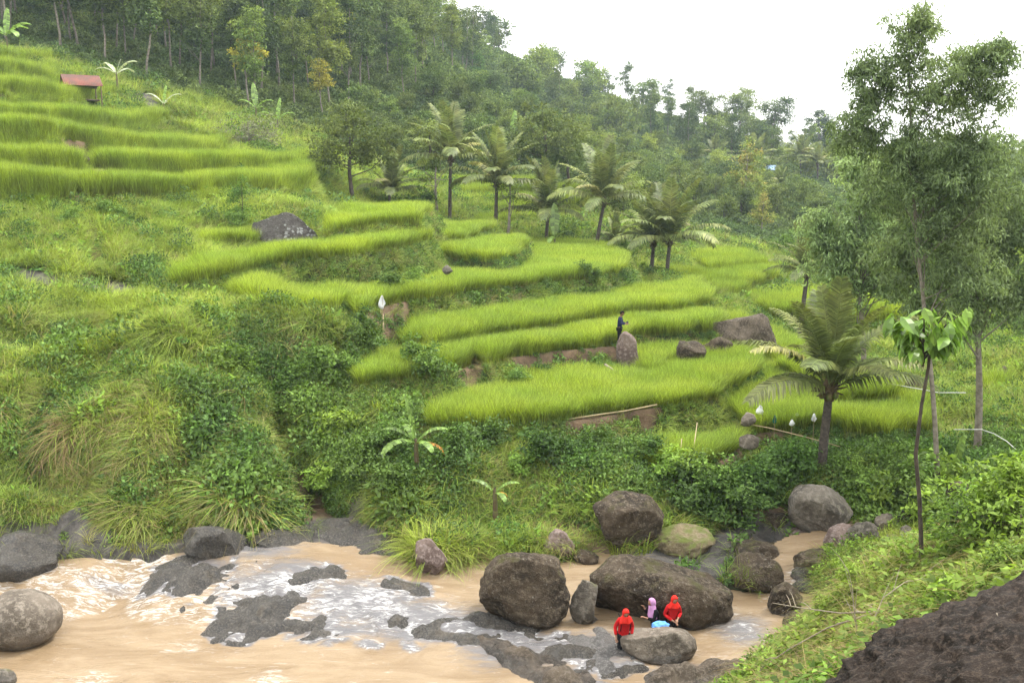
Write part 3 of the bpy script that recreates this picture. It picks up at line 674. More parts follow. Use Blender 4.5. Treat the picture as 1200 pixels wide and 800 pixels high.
wt = {
 'grass': .9 + .8 * n2 + 1.8 * upper_left + .2 * brown - .35 * wild,
 'dgrass': .5 + .7 * steep + .8 * n3,
 'dry': .10 + .35 * steep * (n3 > .05) + 1.1 * brown * (n2 > -.05) + .3 * (n1 > .18),
 'turf': .5 * (sl < .5) + .3,
 'herb': .45 + 1.4 * steep * (kid >= 0) + 1.2 * (n1 < -.02) + 1.2 * midbank + .5 * wild,
 'shrub': .02 + .40 * wild * (n2 < .08) + .45 * midbank * (n1 < .1) + .12 * (n1 < -.12),
 'fern': .03 + .6 * wild * (n3 > 0) + .3 * midbank * (n3 > .1) + .25 * brown * (n3 < -.05),
 'hang': lb * (.9 + 1.2 * n2) * (1 - .55 * wild) + .03 * steep,
 'hangdry': lb * (.5 * brown + .25 * (n3 > .12)),
 'weed': .06 + .5 * midbank * (n2 > .12) + .1 * (n3 > .2)}
W = np.stack([np.maximum(wt[k], 0) for k in off], 1); W = np.cumsum(W / W.sum(1, keepdims=True), 1)
ki = (q[:, None] > W).sum(1); keys = list(off)
s0 = np.array([off[k][0] for k in keys])[ki]; cn = np.array([off[k][1] for k in keys])[ki]
idx = s0 + (RS.rand(n) * cn).astype(int)
far = np.clip(y / 55, 1, 1.7)
sc = (.65 + .7 * RS.rand(n)) * far * np.where(ins < .1, .62, 1.0)
sc *= np.where(kid >= 0, .72, 1.0) * (1 + lb * 1.6 * fbm(x, y, .55, 2, 71))
thin = RS.rand(n) < np.where((ki == 3), .6, .85)
scatter('bank_plants', 'mixed grass, herbs, ferns and shrubs growing over the banks and slopes', kinds, np.stack([x, y, h - .02], -1)[thin], (RS.rand(n) * 6.28)[thin], sc[thin], idx[thin], nrm[thin], .55)

# near right bank, seen close
x, y = sample_plan(48000, 8, 52, 9.2, 33, .6)
h, kid, ins, nrm, sl, soil, rock = ginfo(x, y)
m = in_view(x, y, h, 900) & (inz(x, y, RIVER) > .5) & (h > .4) & (RS.rand(len(x)) > soil * .8)
m &= poly_sd(x, y, [pz(u, v, .5)[:2] for u, v in [(700, 640), (925, 605), (925, 680), (900, 710), (700, 720)]])[0] > .1
m &= ((x - 5.6) / 3.1) ** 2 + ((y - 7.6) / 2.3) ** 2 > .66
x, y, h, nrm = x[m], y[m], h[m], nrm[m]; n = len(x); print('near', n)
n2 = fbm(x, y, .6, 3, 12); q = RS.rand(n)
ngrass = [lib('near_grass', grass_tuft('near_grass', 120 + i, 26, .14, .70, .012, 1.1, M_GRASS if i else M_DGRASS, 5, .6, .5)) for i in range(3)]
ntw = [lib('near_weed', leafy_clump('near_weed', 130 + i, 90, .26, .5, .085, .045, M_YLEAF, .5)) for i in range(3)]
nher = [lib('near_herb', leafy_clump('near_herb', 140 + i, 110, .25, .3, .075, .04, M_HERB, .5)) for i in range(2)]
ndry = [lib('near_dry', grass_tuft('near_dry', 150, 24, .16, .6, .008, 1.1, M_DRY, 5, .7, .45))]
pick = np.where(q < .36 + .5 * n2, RS.randint(0, 3, n), np.where(q < .58, 3 + RS.randint(0, 3, n), np.where(q < .90, 6 + RS.randint(0, 2, n), 8)))
nz_ = fbm(x, y, .5, 3, 47)
scatter('near_bank_plants', 'grass and leafy weeds covering the near bank', ngrass + ntw + nher + ndry, np.stack([x, y, h - .02], -1), RS.rand(n) * 6.28, (.7 + .7 * RS.rand(n)) * np.where(pick < 3, .8, 1.3 + 1.2 * nz_), pick, nrm, .4)

# undergrowth of the wooded hills
x, y = sample_plan(42000, -32, 32, 92, 330, .6)
h, kid, ins, nrm, sl, soil, rock = ginfo(x, y)
m = in_view(x, y, h) & (kid < 0) & (RS.rand(len(x)) > np.maximum(soil, rock))
x, y, h = x[m], y[m], h[m]; n = len(x); print('under', n)
big = [lib('bush', leafy_clump('bush', 160 + i, 420, 1.5, 1.5, .34, .2, M_FAR if i < 2 else M_FOR, .3)) for i in range(4)]
wd = fbm(x, y, .05, 3, 8)
ok = RS.rand(n) < np.where((x > 5) & (y < 200), .42 + wd, .8)
scatter('hill_undergrowth', 'dense green bushes covering the wooded hills', big, np.stack([x, y, h - .2], -1)[ok], (RS.rand(n) * 6.28)[ok], (np.clip(y / 170, .35, 1.6) * (.5 + .8 * RS.rand(n)))[ok], RS.randint(0, 4, n)[ok])

# ------------------------------------------------------------------ river
WCTL = [(*pz(u, v, z)[:2], z) for u, v, z in [(-150, 720, .15), (0, 720, .05), (100, 720, .0), (0, 800, 0), (200, 760, 0), (200, 800, 0), (400, 770, 0), (400, 830, 0), (560, 780, 0), (600, 800, 0), (300, 745, .02), (480, 752, .02), (150, 700, .12),
    (-150, 672, .75), (0, 672, .78), (100, 670, .82), (200, 666, .9), (240, 655, .98), (330, 668, .9), (300, 688, .68), (400, 686, .66), (450, 696, .58), (380, 718, .34), (450, 735, .2), (500, 690, .42), (560, 700, .36), (560, 735, .22), (620, 760, .12), (660, 735, .25), (650, 775, .08),
    (700, 740, .24), (760, 700, .3), (700, 665, .4), (540, 670, .42), (800, 770, .08), (720, 780, .1), (880, 730, .2), (880, 700, .3), (905, 760, .1), (930, 680, .45), (925, 655, .62), (940, 645, .7), (960, 640, .8), (1000, 620, 1.0), (1065, 592, 1.45), (1060, 575, 1.5), (700, 840, 0)]]
_wc = np.array(WCTL)
_wp = np.sqrt(((_wc[:, None, :2] - _wc[None, :, :2]) ** 2).sum(-1) + .05)
_ww = np.linalg.solve(_wp - np.eye(len(_wc)) * .05, _wc[:, 2] - .3)
def water_z(x, y):
    x = np.asarray(x, float); q = np.stack([x.ravel(), np.asarray(y, float).ravel()], -1); out = np.empty(len(q))
    for i in range(0, len(q), 60000): out[i:i + 60000] = np.sqrt(((q[i:i + 60000, None] - _wc[None, :, :2]) ** 2).sum(-1) + .05) @ _ww + .3
    return out.reshape(x.shape)
SHELF = [pz(u, v, .3)[:2] for u, v in [(190, 655), (300, 655), (420, 672), (520, 696), (600, 722), (700, 740), (770, 772), (730, 796), (640, 792), (560, 762), (470, 752), (380, 748), (250, 752), (225, 725), (160, 700)]]
def shelf_rel(x, y):            # height of the bedrock over the river surface
    d, _ = poly_sd(x, y, SHELF); n = fbm(x * .8, y * 1.5, .8, 4, 81)
    return -.17 + .34 * smooth(.6, -.8, d) * smooth(-.12, .30, n) + (fbm(x, y, 1.8, 5, 83) - np.abs(fbm(x, y, 1.1, 3, 85)) + .08) * .30 - np.maximum(d, 0) * .6
FOAM = [(140, 690, 60, 4, .75), (185, 676, 22, 8, 1.2), (225, 655, 60, 6, .8), (290, 660, 50, 9, .6), (255, 652, 30, 5, 1.0), (300, 685, 40, 10, .7), (345, 700, 60, 8, 1.1), (385, 692, 50, 14, .75), (400, 720, 50, 10, .8), (445, 708, 55, 22, .95), (480, 735, 60, 10, .8),
    (520, 715, 40, 14, .8), (560, 725, 45, 12, .7), (610, 742, 50, 12, .7), (660, 745, 40, 12, .6), (430, 660, 30, 14, .5), (460, 655, 15, 8, .7), (100, 785, 45, 14, .8), (70, 775, 30, 8, .5), (215, 748, 50, 9, .7), (310, 790, 50, 12, .9), (320, 775, 30, 9, .6), (270, 755, 60, 7, .5),
    (640, 720, 25, 8, .6), (690, 770, 40, 14, .45), (870, 735, 45, 22, .6), (905, 700, 22, 16, .75), (850, 765, 40, 10, .7), (930, 682, 12, 8, 1), (925, 690, 20, 6, .8), (740, 770, 60, 10, .5), (600, 760, 60, 8, .5), (360, 735, 60, 8, .5), (180, 715, 60, 8, .35), (1060, 590, 14, 10, .8), (1030, 640, 20, 10, .7), (500, 680, 40, 10, .35), (820, 755, 20, 10, .5)]
VEIL = [(330, 700, 90, 24, .8), (480, 725, 110, 22, .85), (600, 750, 80, 26, .8), (280, 668, 90, 12, .8), (235, 690, 60, 14, .8), (300, 672, 70, 12, .7), (350, 690, 50, 14, .7), (420, 712, 90, 24, .85), (500, 735, 60, 12, .9), (400, 735, 90, 10, .7), (560, 735, 60, 16, .8), (640, 755, 70, 22, .8), (700, 760, 70, 30, .7), (430, 650, 40, 20, .6), (270, 650, 60, 6, .7), (870, 735, 50, 20, .7), (800, 775, 60, 10, .6), (130, 692, 50, 5, .6)]
def blobs(x, y, L):
    a = np.zeros(x.shape)
    for u, v, ru, rv, s in L:
        cx, cy, _ = pz(u, v, .25); rx = ru * cy / 1150; y1 = pz(u, v - rv, .25)[1]; y2 = pz(u, v + rv, .25)[1]; ry = (y1 - y2) / 2 + .05
        a = np.maximum(a, s * np.exp(-(((x - cx) / rx) ** 2 + ((y - cy) / ry) ** 2)))
    return a
def water_mat():
    m, n, l = mat_new('silty_water')
    geo = nd(n, 'ShaderNodeNewGeometry'); pos = geo.outputs['Position']
    mp = nd(n, 'ShaderNodeMapping'); mp.inputs['Rotation'].default_value = (0, 0, .5); mp.inputs['Scale'].default_value = (.42, 1.7, 1); l.new(pos, mp.inputs[0])
    foam = nd(n, 'ShaderNodeAttribute', attribute_name='foam').outputs['Fac']; veil = nd(n, 'ShaderNodeAttribute', attribute_name='veil').outputs['Fac']
    c = mixc(n, l, rng_map(n, l, noise(n, l, mp.outputs[0], .7, 5, .6, 1.0), .35, .65), (.20, .138, .078), (.275, .202, .125))
    vn = noise(n, l, mp.outputs[0], 3.2, 7, .7, .8)
    a1 = nd(n, 'ShaderNodeMath', operation='ADD'); l.new(vn, a1.inputs[0]); l.new(veil, a1.inputs[1])
    c = mixc(n, l, rng_map(n, l, a1.outputs[0], .72, 1.25, 0, .92), c, (.12, .12, .13))
    fn0 = noise(n, l, mp.outputs[0], 4.2, 9, .78, 1.2); fn = rng_map(n, l, fn0, .34, .66)
    a2 = nd(n, 'ShaderNodeMath', operation='ADD'); l.new(fn, a2.inputs[0]); l.new(foam, a2.inputs[1])
    fm = rng_map(n, l, a2.outputs[0], 1.05, 1.95, 0, .9)
    fv = noise(n, l, mp.outputs[0], 1.1, 6, .75, 3.0); thin = rng_map(n, l, fv, .58, .70, 0, .25)
    mx = nd(n, 'ShaderNodeMath', operation='MAXIMUM'); l.new(fm, mx.inputs[0]); l.new(thin, mx.inputs[1])
    c = mixc(n, l, mx.outputs[0], c, (.62, .61, .60))
    p = nd(n, 'ShaderNodeBsdfPrincipled'); l.new(c, p.inputs['Base Color']); p.inputs['IOR'].default_value = 1.33
    l.new(rng_map(n, l, mx.outputs[0], 0, 1, .10, .6), p.inputs['Roughness'])
    b = nd(n, 'ShaderNodeBump'); b.inputs['Strength'].default_value = .55; b.inputs['Distance'].default_value = .10
    hs = nd(n, 'ShaderNodeMath', operation='MULTIPLY_ADD'); l.new(noise(n, l, mp.outputs[0], 2.4, 5, .55, .6), hs.inputs[0]); hs.inputs[1].default_value = 1.0; l.new(noise(n, l, mp.outputs[0], 9, 4, .6, .4), hs.inputs[2])
    l.new(hs.outputs[0], b.inputs['Height']); l.new(b.outputs[0], p.inputs['Normal'])
    o = nd(n, 'ShaderNodeOutputMaterial'); l.new(p.outputs[0], o.inputs[0]); return m
def build_water():
    gx = np.arange(-36, 18, .10); gy = np.arange(19, 37, .10); X, Y = np.meshgrid(gx, gy)
    Zw = water_z(X, Y); f = blobs(X, Y, FOAM) * .92; v = blobs(X, Y, VEIL)
    sr = shelf_rel(X, Y); f = np.maximum(f, .8 * np.exp(-((sr + .03) / .05) ** 2)); v = np.maximum(v, .75 * smooth(-.16, -.02, sr))
    gyv, gxv = np.gradient(Zw, .10); f = np.maximum(f, smooth(.10, .32, np.hypot(gxv, gyv)) * .75)
    for o in COL.objects:       # broken water round every rock that stands in the river
        if o.name.startswith('boulder') and o.location.z < 1.2 and abs(o.location.y - 28) < 7:
            a, b, _ = (o.dimensions / 2); dd = np.sqrt(((X - o.location.x) / a) ** 2 + ((Y - o.location.y) / b) ** 2)
            f = np.maximum(f, .62 * np.exp(-((dd - 1.0) / .16) ** 2) * smooth(-.35, .3, fbm(X, Y, .7, 3, 5)))
    Zw = Zw + fbm(X * .6, Y * 1.3, .9, 4, 61) * .10 + fbm(X * .7, Y * 1.2, 2.2, 4, 66) * .34 * np.clip(f + v * .6, 0, 1) + fbm(X, Y, .5, 2, 3) * .08
    nx = len(gx); i = (np.arange(len(gy) - 1)[:, None] * nx + np.arange(nx - 1)[None]).ravel()
    dr, _ = poly_sd(X, Y, RIVER); H = height(X, Y); _, dst = line_z(X.ravel(), Y.ravel(), STREAM); dst = dst.reshape(X.shape)
    keep = (Zw > H - .25) & ((dr < .35) | (dst < .8))
    F = np.stack([i, i + 1, i + 1 + nx, i + nx], -1); F = F[keep.ravel()[F].any(1)]
    me = np_mesh('river', np.stack([X.ravel(), Y.ravel(), Zw.ravel()], -1), F, water_mat(), True, {'foam': f.ravel(), 'veil': v.ravel()})
    tag(obj('river', me), 'muddy brown river with white water running over the rock shelf', kind='structure')

# ------------------------------------------------------------------ rocks
from mathutils import noise as mn
import bmesh
R_BIG = rock_mat('pitted_rock', (.045, .034, .024), (.10, .074, .05), (.17, .135, .095), speck=(.40, .37, .32), sp_amt=.6, moss=(.09, .085, .03), mossn=.6, scale=1.0, bump=1.0)
R_SMOOTH = rock_mat('smooth_rock', (.085, .07, .055), (.15, .125, .10), (.215, .185, .15), scale=.9, bump=.35)
R_GREY = rock_mat('grey_rock', (.07, .061, .05), (.135, .117, .095), (.20, .178, .148), scale=.9, bump=.5, moss=(.10, .10, .04), mossn=.62)
R_RED = rock_mat('reddish_rock', (.10, .07, .06), (.17, .125, .105), (.25, .20, .18), scale=1.1, bump=.5)
R_WET = rock_mat('wet_bedrock', (.05, .044, .038), (.10, .086, .068), (.20, .175, .14), scale=2.6, wet=True, bump=1.0)
R_LEDGE = rock_mat('ledge_rock', (.07, .055, .04), (.14, .11, .08), (.20, .165, .13), scale=1.6, bump=1.0)
R_PALE = rock_mat('pale_bedrock', (.13, .12, .11), (.22, .205, .19), (.30, .28, .26), scale=1.8, wet=True, bump=.8)
R_GRASSY = rock_mat('tan_rock', (.14, .11, .06), (.24, .19, .11), (.30, .25, .16), moss=(.14, .17, .04), mossn=.5, scale=1.2, bump=.9)
R_LICH = rock_mat('lichen_rock', (.05, .045, .042), (.10, .09, .08), (.14, .13, .12), speck=(.42, .44, .42), sp_amt=.8, spr=(.22, .42), scale=.42, bump=1.0)
R_FORE = rock_mat('crumbly_rock', (.016, .012, .009), (.038, .027, .020), (.085, .062, .047), speck=(.20, .17, .14), sp_amt=.35, scale=3.0, bump=1.0)
_ico = {}
def ico(k):
    if k not in _ico:
        bm = bmesh.new(); bmesh.ops.create_icosphere(bm, subdivisions=k, radius=1)
        _ico[k] = (np.array([v.co[:] for v in bm.verts]), np.array([[v.index for v in f.verts] for f in bm.faces])); bm.free()
    return _ico[k]
def rock_mesh(name, r, seed, mat, k=5, facets=0, lump=.16, fine=.045, box_=.0, fscale=1.0, crumb=0.0):
    V, F = ico(k); rnd = random.Random(seed); V = V.copy(); facets = facets + (4 if lump > .09 else 1); so = Vector((seed * 3.1, seed * 1.7, -seed * 2.3))
    if box_: V = np.sign(V) * np.abs(V) ** (1 - box_)
    for _ in range(facets):
        d = np.array([rnd.gauss(0, 1), rnd.gauss(0, 1), rnd.gauss(.2, .8)]); d /= np.linalg.norm(d); cut = rnd.uniform(.58, .86)
        s = V @ d; V = V - np.maximum(s - cut, 0)[:, None] * d * .93
    D = np.empty(len(V)); rm = float(np.mean(r))
    for i, v in enumerate(V):
        p = Vector(v)
        D[i] = lump * mn.fractal(p * 1.3 + so, 1.0, 2.0, 3) + fine * (mn.fractal((p * (5.0 * fscale)) + so, .7, 2.1, 4))
    if crumb:
        for i, v in enumerate(V):
            p = Vector(v)
            if p.z > -.4: D[i] += crumb * (mn.fractal(p * 30, .6, 2.2, 4) + .6 * (.45 - mn.voronoi(p * 14)[0][0])) * .45
    V = V * (1 + D)[:, None] * np.array(r)
    return np_mesh(name, V, F, mat, True)
def boulder(label, u, v, w, h, mat, zb=None, seed=0, facets=0, k=4, dep=.85, rz=0, tilt=0, lump=.16, fine=.03, box_=0.0, name='boulder', group=None, sink=.12, D=None, cat='boulder', fscale=1.0):
    """centre (u, v) and size in picture pixels, standing on height zb"""
    if zb is None: zb = float(water_z(np.array([pz(u, v + h / 2, .1)[0]]), np.array([pz(u, v + h / 2, .1)[1]]))[0])
    Db = D if D else (CZ - zb) / rr(v + h / 2)
    rx = w / 2 * Db / 1150
    Dc = Db + rx * dep * .55 if not D else D
    rx = w / 2 * Dc / 1150; c = pd(u, v, Dc); rz_ = h / 2 * Dc / 1150 * 1.02
    me = rock_mesh(name, (rx * (1 + sink * .3), rx * dep, rz_ * (1 + sink)), seed, mat, k, facets, lump, fine, box_, fscale)
    o = obj(name, me, None, (c[0], c[1], c[2] - rz_ * sink), (0, math.radians(tilt), rz))
    return tag(o, label, cat, group)
boulder('huge round pitted brown boulder standing alone in the river, left of the wide one', 617, 688, 112, 88, R_BIG, seed=3, k=6, lump=.10, fine=.035, box_=.12, dep=.95, facets=2, sink=.06)
boulder('widest dark pitted boulder rising behind the three people in the river', 777, 698, 178, 108, R_BIG, seed=8, k=6, lump=.13, fine=.03, box_=.10, dep=.58, D=27.5, facets=3, tilt=4, sink=.0)
boulder('smooth grey wedge of rock squeezed between the two largest river boulders', 686, 703, 38, 52, R_GREY, seed=11, facets=3, k=5)
boulder('rounded reddish brown boulder at the foot of the leafy bank', 502, 650, 44, 42, R_RED, seed=12, facets=2, k=5, lump=.1)
boulder('angular purplish grey boulder behind the huge round one', 653, 638, 44, 38, R_RED, zb=.4, seed=13, facets=5, k=5, lump=.08, tilt=15)
boulder('low dark rock at the water right of the purplish grey boulder', 686, 652, 32, 20, R_BIG, zb=.35, seed=14, facets=2)
boulder('smooth light brown boulder right in front of the people in the river', 772, 752, 92, 48, R_SMOOTH, zb=.02, seed=21, k=5, facets=3, lump=.10, fine=.012, tilt=9, dep=.6)
boulder('tan boulder with dry grass on top behind the widest river boulder', 804, 634, 74, 38, R_GRASSY, zb=.5, seed=16, k=5, lump=.1, fine=.05)
boulder('broad mossy brown boulder on the right bank of the narrow stream mouth', 884, 671, 76, 50, R_BIG, zb=.15, seed=17, k=5, lump=.1, facets=2)
boulder('flat brown rock lying just behind the broad mossy boulder', 886, 646, 54, 24, R_BIG, zb=.5, seed=18, facets=2)
boulder('big angular grey block leaning on the bank under the young coconut palm', 962, 592, 74, 54, R_GREY, zb=1.0, seed=19, k=5, facets=6, lump=.06, box_=.2, tilt=8)
boulder('brown block beside the stream with a shoulder towards the water', 960, 657, 60, 42, R_BIG, zb=.4, seed=22, facets=5, k=5, box_=.15)
boulder('speckled grey boulder right of the rubble slope', 1012, 634, 52, 46, R_GREY, zb=.6, seed=23, facets=4, k=5)
boulder('small brown block in front of the speckled grey boulder', 1002, 655, 40, 28, R_GREY, zb=.6, seed=24, facets=5)
boulder('small smooth dark stone at the stream, upper of a pair', 942, 672, 30, 16, R_WET, zb=.45, seed=25, facets=1)
boulder('small smooth dark stone at the stream, lower of a pair', 948, 686, 36, 18, R_WET, zb=.35, seed=26, facets=1)
boulder('brown leaning boulder above the stone rubble', 986, 630, 42, 34, R_RED, zb=.8, seed=27, facets=4, tilt=-20)
boulder('tilted pale grey slab by the upper stream', 1046, 637, 46, 22, R_GREY, zb=.9, seed=28, facets=4, tilt=-15)
boulder('square tan block in the upper stream', 1040, 611, 26, 20, R_SMOOTH, zb=1.2, seed=29, facets=5, box_=.3)
boulder('dark wet rock beside the small upper fall', 1060, 606, 28, 20, R_WET, zb=1.3, seed=30, facets=3)
boulder('dark rock right of the thin leaning trunk in the stream', 1078, 596, 30, 26, R_WET, zb=1.4, seed=31, facets=4)
boulder('rounded stone lying in the stream below the thin trunk', 1064, 632, 40, 32, R_GREY, zb=1.0, seed=32, facets=4)
boulder('dark boulder half hidden by leaves on the right bank', 1128, 590, 44, 60, R_BIG, zb=1.6, seed=33, facets=3)
boulder('large smooth grey brown boulder half under water at the left edge', 22, 723, 98, 66, R_SMOOTH, zb=.02, seed=34, k=5, lump=.06, fine=.008, dep=.9)
boulder('small grey stone in the bottom left corner', 4, 795, 30, 26, R_GREY, zb=-.1, seed=35, lump=.05)
boulder('shaded brown boulder in the river below the stream mouth', 918, 703, 42, 44, R_BIG, zb=.1, seed=36, facets=3)
boulder('dark boulder at the water under the near bank branches', 940, 736, 50, 46, R_BIG, zb=-.05, seed=37, facets=3)
boulder('dark boulder on the bank left of the bare earth path', 697, 548, 36, 24, R_BIG, zb=2.0, seed=38, facets=4)
boulder('tall upright brown boulder beside the man on the terrace', 737, 414, 28, 50, R_RED, zb=3.35, seed=39, facets=5, k=5, lump=.08, tilt=-12)
boulder('brown boulder set in the terrace wall right of the man', 808, 413, 40, 34, R_BIG, zb=3.6, seed=40, facets=4)
boulder('dark boulder at the end of the terrace wall', 840, 408, 40, 26, R_BIG, zb=3.6, seed=41, facets=3)
boulder('great brown rock outcrop bulging from the terraces left of the palm', 872, 391, 84, 60, R_LEDGE, zb=3.1, seed=42, k=5, facets=3, lump=.1, tilt=12, dep=.7)
boulder('low dark rock tucked under the great outcrop', 845, 386, 40, 20, R_BIG, zb=3.9, seed=43, facets=3)
boulder('dark rock face blotched with white lichen on the hillside', 340, 274, 84, 40, R_LICH, zb=9.3, seed=44, k=5, facets=9, lump=.05, tilt=34, dep=.6, D=59.3, box_=.1, sink=.5)
boulder('dark rock standing in the upper left paddies', 92, 187, 24, 12, R_BIG, zb=13.2, seed=45, facets=3, D=66)
boulder('small grey rock at the corner of two terraces', 525, 316, 12, 10, R_GREY, D=54, seed=46, facets=3)
boulder('dark wet rock at the waterline of the left bank', 30, 652, 110, 56, R_WET, zb=.5, seed=47, k=5, facets=4, lump=.15)
boulder('dark sloping rock under the hanging grass of the left bank', 255, 634, 84, 56, R_WET, zb=.7, seed=48, k=5, facets=4, tilt=18)
boulder('dark rock in the shade at the foot of the gully', 330, 632, 90, 30, R_WET, zb=.7, seed=49, facets=3)
boulder('overgrown brown outcrop above the riverbank stones', 735, 604, 90, 62, R_BIG, zb=.9, seed=50, k=5, facets=4, lump=.15)
boulder('small pale stone under the overgrown outcrop', 757, 632, 26, 16, R_GREY, zb=.6, seed=51, facets=4)
boulder('dark rock by the white pipe across the valley', 1070, 460, 34, 40, R_BIG, D=46, seed=52, facets=4)
boulder('dark rock between the paddies at the right edge', 1176, 438, 14, 20, R_BIG, D=50, seed=53, facets=3)
boulder('brown stone on the step beside the flags, upper one', 876, 490, 20, 16, R_SMOOTH, D=38.3, seed=54, facets=4)
boulder('brown stone on the step beside the flags, lower one', 878, 517, 26, 18, R_SMOOTH, D=36.9, seed=55, facets=4)
for i, (u, v, w) in enumerate([(846, 622, 15), (862, 618, 17), (880, 615, 14), (897, 622, 18), (912, 612, 15), (858, 608, 12), (903, 604, 13), (920, 648, 15), (944, 650, 13), (975, 650, 16), (990, 642, 14), (1012, 612, 15), (1030, 625, 15), (1052, 620, 14), (1085, 612, 16), (852, 632, 16), (866, 640, 14), (878, 628, 18), (890, 636, 16), (838, 640, 18), (905, 640, 18), (918, 632, 14), (928, 628, 16), (941, 634, 16), (952, 630, 14), (935, 622, 12), (962, 624, 14), (948, 618, 12), (926, 640, 12), (970, 640, 14), (1022, 655, 16), (985, 668, 16), (1020, 668, 14)]):
    boulder('small stone in the rubble ' + ('left of the narrow stream, under the dark bushes' if u < 905 else 'at the narrow stream mouth' if u < 960 else 'right of the narrow stream below the speckled boulder'), u, v, w, w * .8, [R_GREY, R_RED, R_BIG][i % 3], D=33.2 - (v - 630) * .06, seed=60 + i, facets=5, k=3, name='stone', group='stones of the rubble by the stream', cat='stone')
boulder('mossy brown boulder half buried in the bushes left of the big grey block', 905, 612, 40, 30, R_BIG, D=33.84, seed=120, facets=3, k=4)
boulder('grey rock wedged between the wide boulder and the mossy one', 862, 655, 34, 22, R_GREY, D=31.47, seed=121, facets=3, k=4)
boulder('reddish rock at the top of the rubble slope', 938, 628, 34, 24, R_RED, D=32.96, seed=122, facets=3, k=4)
boulder('dark rock between the brown block and the speckled boulder', 985, 650, 34, 28, R_BIG, D=31.75, seed=123, facets=3, k=4)
boulder('brown rock at the water where the near bank weeds begin', 970, 686, 40, 26, R_BIG, D=29.77, seed=124, facets=3, k=4)
boulder('brown rock just above the taro plant', 1030, 650, 34, 26, R_BIG, D=31.75, seed=125, facets=3, k=4)
boulder('grey rock in the undergrowth right of the big grey block', 1000, 600, 40, 30, R_GREY, D=34.50, seed=126, facets=3, k=4)
boulder('dark rock in the shade behind the sapling stem', 1092, 585, 34, 34, R_BIG, D=35.32, seed=127, facets=3, k=4)
boulder('dark rock on the bank left of the small upper fall', 1030, 590, 30, 24, R_BIG, D=35.05, seed=128, facets=3, k=4)
boulder('low rock just behind the right end of the widest boulder', 826, 660, 30, 20, R_BIG, D=31.20, seed=129, facets=3, k=4)
boulder('wet dark rock in the fast water under the stream mouth', 893, 715, 34, 24, R_WET, D=28.17, seed=130, facets=3, k=4)
boulder('low grey stone at the bank behind the huge round boulder', 600, 655, 26, 16, R_GREY, D=31.50, seed=131, facets=3, k=4)
boulder('small grey stone at the foot of the bank left of the huge boulder', 545, 655, 22, 14, R_GREY, D=31.50, seed=132, facets=3, k=4)
boulder('dark rock by the stream behind the bright shrubs', 1110, 560, 40, 28, R_BIG, D=36.70, seed=133, facets=3, k=4)
# dry stone wall on the bank: every stone a part
wl_ = empty('stone_wall', hit(686, 600), 0, 'rough dry stone wall of rounded stones in the weeds above the river', 'stone wall'); wl_.location.z -= .1
rs = random.Random(5); wb = Vector(wl_.location)
stone_me = [rock_mesh('stone', (.22, .2, .16), 90 + i, [R_RED, R_GREY, R_SMOOTH][i % 3], 3, 4, .1, .02) for i in range(5)]
for row in range(5):
    for k in range(5):
        x0, y0, _ = pd(672 + k * 9 + (row % 2) * 4, 612 - row * 9, 33.2 + row * .22)
        z0 = CZ - y0 * rr(612 - row * 9) + rs.uniform(-.02, .02)
        o = obj('stone', rs.choice(stone_me), wl_, (x0 - wb.x, y0 - wb.y, z0 - wb.z), (rs.uniform(-.4, .4), rs.uniform(-.4, .4), rs.uniform(0, 3)), (rs.uniform(.7, 1.1),) * 3)

def ledge(label, pts, hgt, mat, seed, zoff=-.18, name='rock_ledge', z=None):
    zs = z if z is not None else None
    P = [pz(u, v, .15 if z is None else z)[:2] for u, v in pts]; A = np.array(P)
    gx = np.arange(A[:, 0].min() - .4, A[:, 0].max() + .4, .055); gy = np.arange(A[:, 1].min() - .4, A[:, 1].max() + .4, .055)
    X, Y = np.meshgrid(gx, gy); wx = X + fbm(X, Y, 1.6, 3, seed) * .35; wy = Y + fbm(X, Y, 1.6, 3, seed + 7) * .35
    d, _ = poly_sd(wx, wy, P)
    Zw = water_z(X, Y) if z is None else z
    H = Zw + zoff + (hgt - zoff) * (.7 * smooth(.2, -.22, d) + .75 * smooth(.1, -.95, d)) * (.75 + fbm(X, Y, .9, 3, seed + 3) * 1.2) + (fbm(X, Y, 1.9, 6, seed + 5) - np.abs(fbm(X, Y, 1.4, 3, seed + 9)) + .08) * .42 - np.maximum(d, 0) * 1.2
    keep = d < .3; nx = len(gx); i = (np.arange(len(gy) - 1)[:, None] * nx + np.arange(nx - 1)[None]).ravel()
    F = np.stack([i, i + 1, i + 1 + nx, i + nx], -1); F = F[keep.ravel()[F].all(1)]
    V = np.stack([X.ravel(), Y.ravel(), H.ravel()], -1); used = np.unique(F); mp = np.zeros(len(V), int); mp[used] = np.arange(len(used)); V = V[used]; F = mp[F]
    c = V.mean(0); me = np_mesh(name, V - c, F, mat, True)
    tag(obj(name, me, None, tuple(c)), label, 'rock ledge')
ledge('dark ledge of wet rock above the brown pool, upper left one', [(168, 690), (200, 685), (250, 686), (288, 698), (284, 711), (250, 705), (228, 714), (212, 724), (203, 710)], .17, R_WET, 1)
ledge('dark pitted rock ledge dipping into the brown pool below the cascade', [(246, 746), (254, 727), (290, 712), (345, 706), (376, 711), (345, 722), (322, 742), (290, 750)], .16, R_WET, 2)
